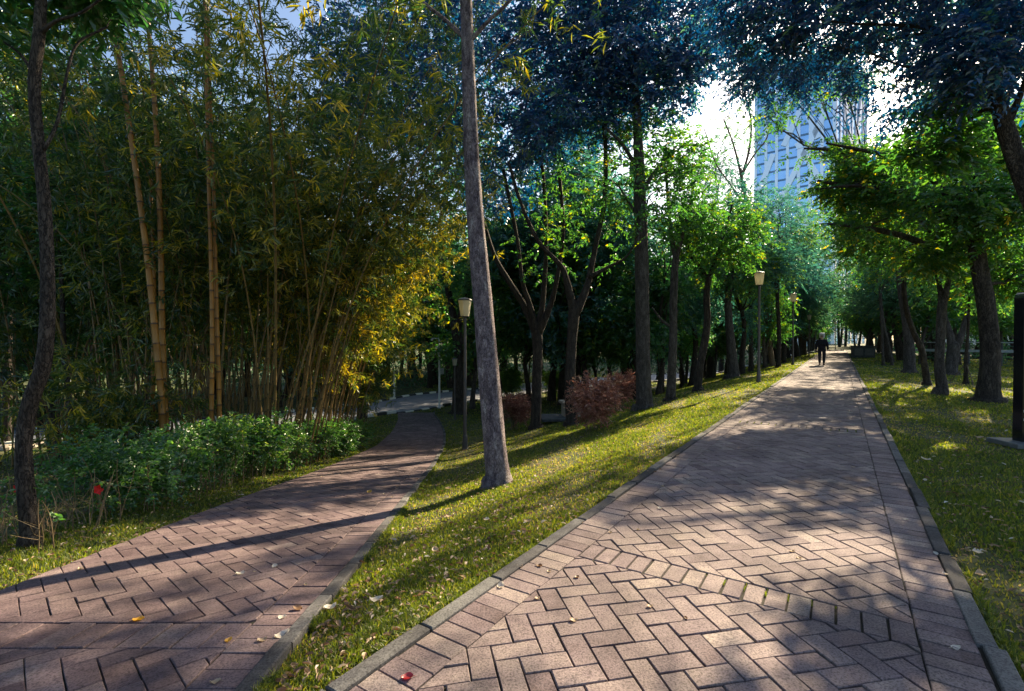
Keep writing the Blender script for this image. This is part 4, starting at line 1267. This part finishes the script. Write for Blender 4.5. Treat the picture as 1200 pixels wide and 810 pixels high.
# straw coloured clipped shoots in front of the hedge
copp = [((697, 503), 1.0, 1.15, 'copper leaved shrub in front, nearest the wavy forked trunk'), ((728, 478), .85, 1.15, 'copper leaved shrub touching the thick columnar trunk'),
        ((603, 503), .55, 1.1, 'copper leaved shrub behind the tall trunk foot'), ((612, 482), .55, .95, 'pinkish copper shrub left of the low forked tree')]
for i_, (b, rx, h, lab) in enumerate(copp):
    shrub('copper_shrub', lab, 'shrub', at(*b), rx * .72, h, 'copper', 800, 16, .15, (), 'copper leaved shrubs on the lawn', 400 + i_, .08, .35, 'twig', 1.25)
for i_, (b, rx, h, lab) in enumerate([((598, 470), 1.0, 2.1, 'large green shrub behind the tall trunk and low forked tree'), ((650, 466), 1.0, 1.9, 'rounded green shrub between the two forked trunks')]):
    shrub('green_shrub', lab, 'shrub', at(*b), rx * .9, h, 'hedge', 900, 12, .15, (), 'green shrubs at the lawn foot', 420 + i_, .1, .4, 'twig', 1.9)

# ------------------------------------------------------------------ BACKGROUND TREES (copies of a few kinds)
def wild_tree(name, label, cat, H, r, kind, ntw, bark, seed, size=1., crown_lo=.38, spread=.24, hide=False):
    rng = np.random.default_rng(seed)
    root = empty(name, (0, 0, 0), label, cat)
    mb = MB()
    pts = [np.array([0, 0, -.25]), np.array([0, 0, .05])]
    x = np.zeros(2)
    for s in np.linspace(.1, .85, 7):
        x = x + rng.normal(0, .018 * H, 2)
        pts.append(np.array([x[0], x[1], s * H]))
    rad = [r * 1.5, r * 1.4] + [r * (1 - .75 * s) for s in np.linspace(.02, .9, 7)]
    mb.tube(pts, rad, 9, .04, seed, 2)
    ells = []
    for k in range(9):
        s = rng.uniform(crown_lo, .95)
        a_ = k * 2.4
        w = spread * H * (1 - .55 * abs(s - .6) / .4) * rng.uniform(.5, 1)
        c = np.array([math.cos(a_) * w, math.sin(a_) * w, s * H])
        rr = H * rng.uniform(.10, .16)
        ells.append((c, (rr, rr, rr * .75)))
        j = pts[2 + int(np.clip((s - .3) / .75 * 6, 0, 5))]
        mb.tube(wiggle(j, c, 4, .05, rng), [r * .35, r * .28, r * .18, r * .08], 6, 0, k, 2, cap=False)
        for _ in range(3):
            mb.tube(wiggle(c, c + rng.normal(0, rr * .6, 3), 3, .05, rng), [r * .12, r * .08, r * .03], 4, 0, k, 1, cap=False)
    mb.obj('trunk', M[bark], root, True)
    crown_mesh(ells, ntw, kind, seed, size, .12, 1.1, False, 0).obj('crown', M[KIND[kind]['mat']], root)
    return root


protos = [wild_tree('park_tree', 'x', 'tree', 11, .16, 'dark', 900, 'bark', 901, 2.0, .36),
          wild_tree('park_tree', 'x', 'tree', 13, .18, 'teal', 900, 'bark', 902, 2.3, .34),
          wild_tree('park_tree', 'x', 'tree', 9, .13, 'mid', 700, 'bark_grey', 903, 1.9, .36),
          wild_tree('park_tree', 'x', 'tree', 14, .22, 'wood', 900, 'bark', 904, 1.1, .30, .26)]
used = [False] * 4


def place_bg(k, x, y, sc, label, group):
    z = float(G(x, y))
    rz = random.uniform(0, 6.28)
    if not used[k]:
        o = protos[k]; used[k] = True
        o.location = (x, y, z); o.rotation_euler = (0, 0, rz); o.scale = (sc,) * 3
        o['label'] = label; o['group'] = group
    else:
        copy_tree(protos[k], (x, y, z), rz, sc, label, group)


zones = [
    # (px range, depth range, count, kinds, scale, label, group)
    ((500, 690), (28, 50), 26, (0, 1, 2, 0), (.9, 1.45), 'dark shaded tree of the wood between the tall trunk and the columnar trunk', 'wood trees behind the forked trees'),
    ((690, 905), (26, 48), 26, (0, 1, 2, 0), (.62, .95), 'dark shaded tree of the wood behind the row of lawn trunks', 'wood trees behind the centre lawn'),
    ((905, 985), (42, 72), 20, (1, 3, 0), (.75, 1.0), 'tall dark tree beside the far left stretch of the main path', 'trees beside the far main path'),
    ((930, 1040), (82, 104), 20, (3, 1, 0, 2), (.8, 1.2), 'hazy tree closing the far end of the main path', 'trees at the far end of the path'),
    ((1005, 1215), (30, 60), 28, (0, 1, 3, 2), (.8, 1.1), 'dark shaded tree beyond the rail at the right', 'wood trees behind the right lawn'),
    ((430, 600), (46, 66), 22, (0, 3, 1, 0), (1.0, 1.5), 'dark tree on the rise beyond the road', 'trees beyond the road'),
    ((-60, 440), (21, 40), 32, (0, 3, 1, 0), (.8, 1.15), 'dark tree in the gloom behind the bamboo', 'wood trees behind the bamboo'),
]
placed = []
for (pa, pb), (ya, yb), cnt, kinds, (sa, sb), lab, gr in zones:
    k = 0; tries = 0
    while k < cnt and tries < 3000:
        tries += 1
        Y = math.sqrt(random.uniform(ya ** 2, yb ** 2)); x = (random.uniform(pa, pb) - CX) / F * Y
        q = UY * x - UX * Y
        if QL - 1.3 < q < QR + 1.3: continue
        if np.min((cp[:, 0] - x) ** 2 + (cp[:, 1] - Y) ** 2) < 4.2 ** 2: continue
        if XL(Y) - 1 < x < XR(Y) + 1 and Y < 30: continue
        if any((x - a) ** 2 + (Y - b) ** 2 < 2.0 for a, b in placed): continue
        placed.append((x, Y))
        place_bg(kinds[k % len(kinds)], x, Y, random.uniform(sa, sb), lab, gr)
        k += 1

# far wood that reads as one mass: trunks and leaf clumps in a deep belt
mb = MB()
rng = np.random.default_rng(66)
ells = []
tb = MB()
for k in range(210):
    th = rng.uniform(-.95, .90)
    d = rng.uniform(78, 125)
    x, y = d * math.sin(th), d * math.cos(th)
    if y < 45: 
        d = rng.uniform(48, 80); x, y = d * math.sin(th), d * math.cos(th)
    q = UY * x - UX * y
    if -5 < q < 3 and y < 86: continue
    z = float(G(x, y)); H = rng.uniform(10, 15) * (1.0 if th < .35 else .9)
    tb.tube([(x, y, z - .3), (x + rng.normal(0, .3), y, z + H * .4), (x + rng.normal(0, .5), y, z + H * .9)], [.25, .18, .06], 6, 0, k, 2, cap=False)
    for _ in range(7):
        s = rng.uniform(.16, .95); rr = H * rng.uniform(.13, .2)
        ells.append((np.array([x + rng.normal(0, H * .17), y + rng.normal(0, H * .15), z + s * H]), (rr, rr, rr * .8)))
cm = crown_mesh(ells, 13000, 'wood', 67, 1.9, -.3, .6, False, -.05)
wo = cm.obj('woodland', M['leaf_wood'], None)
tag(wo, 'far dark wood closing the view behind the park trees', None, kind='stuff')
tag(tb.obj('woodland_trunks', M['bark'], wo), kind='stuff')
# low undergrowth in the far wood
ells = []
for k in range(260):
    th = rng.uniform(-.98, .95); d = rng.uniform(44, 90)
    x, y = d * math.sin(th), d * math.cos(th)
    q = UY * x - UX * y
    if -6 < q < 5 and y < 84: continue
    if np.min((cp[:, 0] - x) ** 2 + (cp[:, 1] - y) ** 2) < 6 ** 2: continue
    h = rng.uniform(.7, 1.8)
    ells.append((np.array([x, y, float(G(x, y)) + h * .6]), (rng.uniform(1.2, 3), rng.uniform(1.2, 3), h)))
cm = crown_mesh(ells, 6000, 'wood', 68, 1.2, -.3, .6, False, .05)
tag(cm.obj('undergrowth', M['leaf_wood'], None), 'low undergrowth at the foot of the far wood', None, kind='stuff')

# ------------------------------------------------------------------ LAMPS
lamp_meshes = {}


def lamp_parts(H):
    a = MB(); a.lathe([(.085, -.05), (.085, .02), (.075, .03), (.060, .32), (.055, .34), (.046, .36), (.040, H - .55), (.050, H - .54), (.050, H - .50), (.030, H - .48), (.055, H - .455)], 16)
    b = MB(); b.lathe([(.105, H - .45), (.110, H - .44), (.125, H - .36), (.165, H - .07), (.170, H - .05)], 6)
    c = MB(); c.lathe([(.185, H - .05), (.190, H - .035), (.170, H - .015), (.06, H + .02), (.02, H + .03)], 6)
    d = MB(); d.lathe([(.06, H - .456), (.115, H - .453), (.118, H - .445), (.10, H - .441)], 6)
    return a.mesh('pole', M['pole_dark'], False), b.mesh('lamp_shade', M['lampglass']), c.mesh('lamp_cap', M['pole_dark']), d.mesh('shade_collar', M['pole_dark'])


LM = lamp_parts(3.8)


def lamp(P, sc, label, rz=.3):
    root = empty('street_lamp', P, label, 'street lamp', 'park lamps along the paths', rz)
    root.scale = (sc, sc, sc)
    for n_, me in zip(('pole', 'lamp_shade', 'lamp_cap', 'shade_collar'), LM):
        o = bpy.data.objects.new(n_, me); C.objects.link(o); o.parent = root


def lamp_px(px, base, top, label):
    p = at(px, base)
    h = ray(px, top, p[1])[2] - p[2]
    lamp(p, h / 3.8, label)


lamp_px(545, 526, 350, 'dark post lamp with a cream lantern right of the left path, beside the tall trunk')
lamp_px(533, 491, 420, 'small distant post lamp behind the big dark trunk near the road')
lamp_px(889, 447, 319, 'nearest cream lantern lamp on the left lawn edge of the main path')
lamp_px(929, 427, 344, 'second cream lantern lamp along the left edge of the main path')
lamp_px(948, 417, 369, 'third lamp with a dim lantern along the left edge of the main path')
lamp_px(956, 413, 377, 'far lamp just left of the walking person')
pp_ = tf_main(np.array([(79, -.6)]))[0]
lamp((pp_[0], pp_[1], 0), 1.0, 'farthest lamp, seen directly above the walking person')

# white poles by the road
p = at(515, 478)
root = empty('camera_pole', p, 'white surveillance pole with camera arm and boxes beside the road', 'pole')
H = ray(515, 396, p[1])[2] - p[2]
a = MB(); a.lathe([(.09, -.05), (.09, .06), (.065, .08), (.05, H)], 14); a.obj('pole', M['pole_white'], root)
a = MB(); a.box((-.2, 0, H - .03), (.5, .05, .05), 0, .5, .006); a.obj('arm', M['pole_white'], root)
a = MB(); a.box((-.12, -.04, H - .75), (.22, .18, .5), 0, .5, .02); a.obj('control_box', M['pole_white'], root)
a = MB(); a.box((.16, -.02, H - 1.95), (.2, .16, .34), 0, .5, .02); a.obj('junction_box', M['rail'], root)
a = MB(); a.tube([(.14, 0, H - .7), (.14, 0, H + .15)], [.02, .015], 8, 0, 0, 1); a.tube([(.0, 0, H - .7), (.14, 0, H - .68)], [.015, .015], 6, 0, 0, 1); a.obj('antenna', M['pole_white'], root)
a = MB(); a.lathe([(.06, H - 1.28), (.085, H - 1.25), (.085, H - 1.2), (.06, H - 1.17)], 12); a.obj('clamp', M['rail'], root)
a = MB(); a.box((-.42, -.02, H - .12), (.1, .26, .1), .3, .5, .02); a.obj('camera', M['pole_white'], root)
p = at(462, 466)
root = empty('white_pole', p, 'short plain white post standing left of the road bend', 'pole')
H = ray(462, 437, p[1])[2] - p[2]
a = MB(); a.lathe([(.10, -.05), (.10, .05), (.075, .07), (.07, H)], 14); a.obj('post', M['pole_white'], root)
a = MB(); a.lathe([(.085, H), (.09, H + .03), (.04, H + .08)], 14); a.obj('cap', M['pole_white'], root)

# ------------------------------------------------------------------ PARK FURNITURE
p = at(1200, 522)
ang = -.12
root = empty('park_sign', (p[0] + .30, p[1] + .05, p[2]), 'glossy black upright sign slab on a steel base at the right edge', 'sign', None, ang)
H = ray(1190, 344, p[1])[2] - p[2]
a = MB(); w_ = .62; t_ = .16
prof = [(-w_ / 2, 0), (-w_ / 2, H - .10)]
for k in range(6):
    a_ = PI - k * PI / 10
    prof.append((-w_ / 2 + .10 + .10 * math.cos(a_), H - .10 + .10 * math.sin(a_)))
for k in range(6):
    a_ = PI / 2 - k * PI / 10
    prof.append((w_ / 2 - .10 + .10 * math.cos(a_), H - .10 + .10 * math.sin(a_)))
prof += [(w_ / 2, 0)]
n = len(prof)
V = [(x_, -t_ / 2, z_ + .04) for x_, z_ in prof] + [(x_, t_ / 2, z_ + .04) for x_, z_ in prof]
a.add(V, [[k, k + n, (k + 1) % n + n, (k + 1) % n] for k in range(n)])
a.f.setdefault(n, []).append(np.array([list(range(n)), list(range(2 * n - 1, n - 1, -1))]))
a.obj('panel', M['black_gloss'], root)
a = MB(); a.box((0, 0, .01), (1.02, .52, .07), 0, .5, .01); a.obj('base', M['steel'], root)
for zz in (.36, .48):
    a = MB(); a.box((0, -t_ / 2 - .003, zz), (w_ - .02, .004, .035)); a.obj('stripe', M['cream'], root)
a = MB(); a.box((-.05, -t_ / 2 - .003, .72), (.18, .004, .12)); a.obj('plate', M['steel'], root)

p = at(669, 489)
root = empty('stone_pedestal', p, 'cream stone pedestal with an overhanging cap behind the wavy forked trunk', 'pedestal', None, .15)
a = MB(); a.box((0, 0, .25), (.58, .58, .52), 0, .5, .015); a.obj('body', M['stone'], root)
a = MB(); a.box((0, 0, .56), (.76, .76, .10), 0, .5, .02); a.obj('cap', M['stone'], root)
a = MB(); a.box((-.35, 0, -.0), (1.7, 1.2, .10), 0, .5, .01); a.obj('plinth', M['stone_dark'], root)

p = at(1011, 419)
root = empty('stone_block', p, 'dark weathered stone block with two panels on the lawn by the far path', 'stone block', None, -.35)
a = MB(); a.box((0, 0, .42), (1.45, .7, .9), 0, .5, .05); a.obj('body', M['stone_dark'], root)
a = MB(); a.box((0, 0, .90), (1.55, .8, .09), 0, .5, .03); a.obj('cap', M['stone_dark'], root)
for xx in (-.36, .36):
    a = MB(); a.box((xx, -.356, .45), (.56, .03, .55), 0, .5, .01); a.obj('panel', M['steel'], root)

xx, yy = (134 - CX) / F * 9.6, 9.6
root = empty('dark_cabinet', (xx, yy, float(G(xx, yy))), 'dark plain utility cabinet standing behind the hedge at the left', 'cabinet', None, .2)
a = MB(); a.box((0, 0, .42), (.58, .45, .88), 0, .5, .02); a.obj('body', M['stone_dark'], root)
a = MB(); a.box((0, 0, .88), (.64, .51, .05), 0, .5, .01); a.obj('lid', M['stone_dark'], root)
a = MB(); a.box((0, -.235, .42), (.5, .02, .7), 0, .5, .006); a.obj('door', M['steel'], root)

# low pale rubble edging on the shaded left lawn
rng = np.random.default_rng(88)
for k in range(26):
    px = 2 + k * 4.6
    q = at(px, 527 - k * .35 + rng.normal(0, .8))
    o = MB()
    sx = rng.uniform(.10, .17)
    ico = nrm(rng.normal(0, 1, (26, 3)))
    lat = [(0, -1)] + [(math.cos(a_), math.sin(a_)) for a_ in np.linspace(-1.2, 1.2, 4)] + [(0, 1)]
    o.lathe([(sx * max(.05, c_) * rng.uniform(.8, 1.15), s_ * sx * .75) for c_, s_ in lat], 8, (0, 0, .05))
    ob = o.obj('edging_stone', M['stone'], None, False, [float(v) for v in q])
    ob.rotation_euler = (rng.normal(0, .2), rng.normal(0, .2), rng.uniform(0, 6))
    tag(ob, 'pale rough stone in the low edging row on the shaded left lawn', 'stone', 'edging stones on the left lawn')

# low rail beyond the right lawn
p0 = np.array([(1066 - CX) / F * 34, 34.]); p1 = np.array([(1215 - CX) / F * 29, 29.])
root = empty('park_rail', (p0[0], p0[1], float(G(*p0))), 'pale horizontal park rail beyond the right lawn trees', 'railing', None, math.atan2(p1[1] - p0[1], p1[0] - p0[0]))
Lr = float(np.linalg.norm(p1 - p0))
for zz, hh in ((.75, .16), (1.28, .06)):
    a = MB(); a.box((Lr / 2, 0, zz), (Lr, .08, hh), 0, .5, .01); a.obj('rail', M['rail'], root)
for k in range(9):
    a = MB(); a.box((k * Lr / 8, .09, .6), (.12, .1, 1.5), 0, .5, .01); a.obj('post', M['stone_dark'], root)


# ------------------------------------------------------------------ PERSON
def skin_obj(name, verts, edges, radii, mat, parent, root=0, sub=2):
    me = bpy.data.meshes.new(name)
    me.from_pydata([tuple(map(float, v)) for v in verts], edges, [])
    o = bpy.data.objects.new(name, me); C.objects.link(o)
    sk = o.modifiers.new('skin', 'SKIN'); sk.use_smooth_shade = True
    if not me.skin_vertices:
        with bpy.context.temp_override(object=o, active_object=o):
            bpy.context.view_layer.objects.active = o
            bpy.ops.mesh.customdata_skin_add()
    for i_, r in enumerate(radii):
        sv = me.skin_vertices[0].data[i_]
        sv.radius = r if isinstance(r, tuple) else (r, r)
        sv.use_root = (i_ == root)
    ss = o.modifiers.new('sub', 'SUBSURF'); ss.levels = sub; ss.render_levels = sub
    me.materials.append(mat)
    o.parent = parent
    return o


p = at(963, 428)
per = empty('person', p, 'person in a dark jacket, dark trousers and white cap walking away up the path', 'person', None, -math.atan2(UX, UY))
# body: x right, y forward (walking away)
bv = [(0, 0, .98), (0, .0, 1.15), (0, .0, 1.34), (0, .0, 1.46), (0, .02, 1.55), (0, .03, 1.64), (0, .03, 1.70),
      (.18, 0, 1.40), (.25, .0, 1.14), (.27, .05, .90), (.275, .08, .80),
      (-.18, 0, 1.40), (-.25, -.02, 1.14), (-.27, .02, .90), (-.275, .03, .80),
      (.095, 0, .92), (.105, .05, .50), (.10, -.02, .09), (.105, .12, .035),
      (-.095, 0, .92), (-.105, .0, .50), (-.10, .03, .09), (-.105, .17, .035)]
be = [(0, 1), (1, 2), (2, 3), (3, 4), (4, 5), (5, 6), (2, 7), (7, 8), (8, 9), (9, 10), (2, 11), (11, 12), (12, 13), (13, 14),
      (0, 15), (15, 16), (16, 17), (17, 18), (0, 19), (19, 20), (20, 21), (21, 22)]
br = [.12, .12, .13, .06, .075, .09, .06, .06, .045, .033, .035, .06, .045, .033, .035, .085, .06, .042, .03, .085, .06, .042, .03]
skin_obj('body', bv, be, br, M['skin'], per)
jv = [(0, 0, .86), (0, 0, 1.0), (0, 0, 1.16), (0, 0, 1.34), (0, .01, 1.44), (.20, 0, 1.39), (.265, -.01, 1.14), (.285, .04, .88), (-.20, 0, 1.39), (-.265, -.03, 1.14), (-.285, .01, .88)]
je = [(0, 1), (1, 2), (2, 3), (3, 4), (3, 5), (5, 6), (6, 7), (3, 8), (8, 9), (9, 10)]
skin_obj('jacket', jv, je, [(.20, .15), (.20, .15), (.19, .145), (.185, .14), .09, .09, .072, .055, .09, .072, .055], M['cloth_dark'], per, 1)
tv = [(0, 0, .98), (.10, 0, .86), (.108, .05, .50), (.102, -.02, .10), (-.10, 0, .86), (-.108, .0, .50), (-.102, .03, .10)]
skin_obj('trousers', tv, [(0, 1), (1, 2), (2, 3), (0, 4), (4, 5), (5, 6)], [(.16, .13), .115, .085, .066, .115, .085, .066], M['cloth_navy'], per)
for sx, yy in ((.103, -.02), (-.103, .03)):
    skin_obj('shoe', [(sx, yy - .06, .05), (sx, yy + .05, .05), (sx, yy + .17, .04)], [(0, 1), (1, 2)], [.05, .05, .036], M['shoe'], per)
skin_obj('cap', [(0, .02, 1.70), (0, .02, 1.76), (0, .10, 1.70), (0, .19, 1.685)], [(0, 1), (0, 2), (2, 3)], [.135, .10, (.09, .03), (.07, .02)], M['hair_white'], per)
skin_obj('hair', [(0, .0, 1.62), (0, -.01, 1.68)], [(0, 1)], [.085, .095], M['stone_dark'], per)

# ------------------------------------------------------------------ TOWERS
def pt(px, Y): return np.array([(px - CX) / F * Y, Y])


Pc, Pl, Pr = pt(977, 175), pt(883, 192), pt(1013, 192)
Ht = ray(977, 48, 175)[2]
root = empty('office_tower', (Pc[0], Pc[1], -3), 'tall blue glass office tower with white fins and diagonal braces above the trees', 'tower')
loc = lambda v, z: np.array([v[0] - Pc[0], v[1] - Pc[1], z])
Pb = Pl + Pr - Pc
a = MB()
ring = [Pc, Pr, Pb, Pl]
V = [loc(v, 0) for v in ring] + [loc(v, Ht) for v in ring]
a.add(V, [[0, 1, 5, 4], [1, 2, 6, 5], [2, 3, 7, 6], [3, 0, 4, 7], [4, 5, 6, 7]])
a.obj('glass_wall', M['glass'], root)


def bar3(A, B, w, d, nvec):
    """box beam from A to B, width w in face, depth d along nvec"""
    A = np.asarray(A, float); B = np.asarray(B, float)
    t = nrm(B - A); s = nrm(np.cross(t, nvec))
    o = []
    for q in (A, B):
        for ss, dd in ((-1, 0), (1, 0), (1, 1), (-1, 1)):
            o.append(q + s * ss * w / 2 + nvec * d * dd)
    return o, [[3, 2, 1, 0], [4, 5, 6, 7], [0, 1, 5, 4], [1, 2, 6, 5], [2, 3, 7, 6], [3, 0, 4, 7]]


def face(P, Q, nb, mat, slabs, braces, nw):
    ev = Q - P; Lf = np.linalg.norm(ev); e = ev / Lf
    nv = np.array([e[1], -e[0], 0.]);
    if nv[1] > 0: nv = -nv
    pos = lambda s, z: loc(P + e * s, z)
    for k in range(slabs):
        z = 4 + k * (Ht - 5) / slabs
        m = MB(); V, Fq = bar3(pos(.2, z), pos(Lf - .2, z), .7, .12, nv); m.add(V, Fq)
        m.obj('floor_band', M['slab'], root)
    for k in range(nb + 1):
        s = .35 + (Lf - .7) * k / nb
        m = MB(); V, Fq = bar3(pos(s, 0), pos(s, Ht + 1.5), nw, .3, nv); m.add(V, Fq)
        m.obj('fin', M[mat], root)
    for (s0, z0, s1, z1) in braces:
        m = MB(); V, Fq = bar3(pos(s0 * Lf, z0 * Ht), pos(s1 * Lf, z1 * Ht), 1.9, .5, nv); m.add(V, Fq)
        m.obj('brace', M[mat], root)


face(Pc, Pl, 7, 'white', 27, [(.12, .80, .62, .55), (.62, .55, .95, .38), (.45, .72, .12, .55), (.98, .58, .45, .32), (.5, .95, .2, .72), (.2, .95, .62, .72), (.75, .70, .98, .55), (.45, .52, .12, .30)], 1.0)
face(Pc, Pr, 8, 'pinkish', 27, [(.2, .9, .6, .6), (.8, .9, .5, .6), (.2, .3, .6, .6)], .9)

Pc2 = pt(1136, 150); Yq = 150
Ht2 = ray(1150, 94, 150)[2]
root = empty('white_building', (Pc2[0], Pc2[1], -3), 'white tower block with window strips glimpsed behind the leaning trunk', 'building', None, .1)
a = MB(); a.box((13, 8, Ht2 / 2), (26, 16, Ht2), 0, .5, .3); a.obj('wall', M['white'], root)
for k in range(6):
    a = MB(); a.box((4.5, -.05, Ht2 - 5 - k * 4.2), (6.5, .5, 1.7), 0, .5, .05); a.obj('window', M['glass'], root)
for k in range(3):
    a = MB(); a.box((10.5 + k * 7, -.05, Ht2 - 11), (3.4, .5, 6), 0, .5, .05); a.obj('window', M['glass'], root)
    a = MB(); V, Fq = bar3((8.4 + k * 7, -.1, Ht2 - 8), (10.5 + k * 7, -.1, Ht2 - 5), .8, .6, np.array([0, -1., 0])); a.add(V, Fq)
    V, Fq = bar3((12.6 + k * 7, -.1, Ht2 - 8), (10.52 + k * 7, -.1, Ht2 - 5), .8, .63, np.array([0, -1., 0])); a.add(V, Fq); a.obj('gable_trim', M['pinkish'], root)

# ------------------------------------------------------------------ LIGHT, SKY, CAMERA
AZ, EL = math.radians(40), math.radians(30)      # sun to the right of straight ahead
w = bpy.data.worlds.new('World'); SC.world = w; w.use_nodes = True
nt = w.node_tree; bg = nt.nodes['Background']
sky = nt.nodes.new('ShaderNodeTexSky'); sky.sky_type = 'NISHITA'; sky.sun_disc = False
sky.sun_elevation = EL; sky.sun_rotation = AZ
sky.air_density = 1.1; sky.dust_density = 2.2; sky.ozone_density = 2.6
nt.links.new(sky.outputs[0], bg.inputs[0]); bg.inputs[1].default_value = .068
sd = bpy.data.lights.new('sun', 'SUN'); sd.energy = 5.0; sd.angle = math.radians(.53); sd.color = (1, .82, .56)
so = bpy.data.objects.new('sun', sd); C.objects.link(so)
from mathutils import Vector
dv = Vector((math.sin(AZ) * math.cos(EL), math.cos(AZ) * math.cos(EL), math.sin(EL)))
so.rotation_euler = dv.to_track_quat('Z', 'Y').to_euler(); so.location = dv * 60

cd = bpy.data.cameras.new('camera'); cam = bpy.data.objects.new('camera', cd); C.objects.link(cam)
cam.location = (0, 0, CAMH); cam.rotation_euler = (PI / 2 - PITCH, 0, 0)
cd.sensor_width = 36; cd.lens = 36 * F / 1200; cd.clip_start = .05; cd.clip_end = 3000
SC.camera = cam
vs = SC.view_settings
vs.view_transform = 'Standard'; vs.look = 'None'; vs.gamma = 1; vs.exposure = 1.75; vs.use_curve_mapping = False
SC.render.film_transparent = False
cy = SC.cycles
cy.max_bounces = 6; cy.diffuse_bounces = 3; cy.glossy_bounces = 2; cy.transmission_bounces = 3; cy.transparent_max_bounces = 4
cy.use_denoising = True
try:
    cy.denoiser = 'OPENIMAGEDENOISE'
except Exception:
    pass
cy.use_adaptive_sampling = True; cy.adaptive_threshold = .02
cy.sample_clamp_indirect = 6
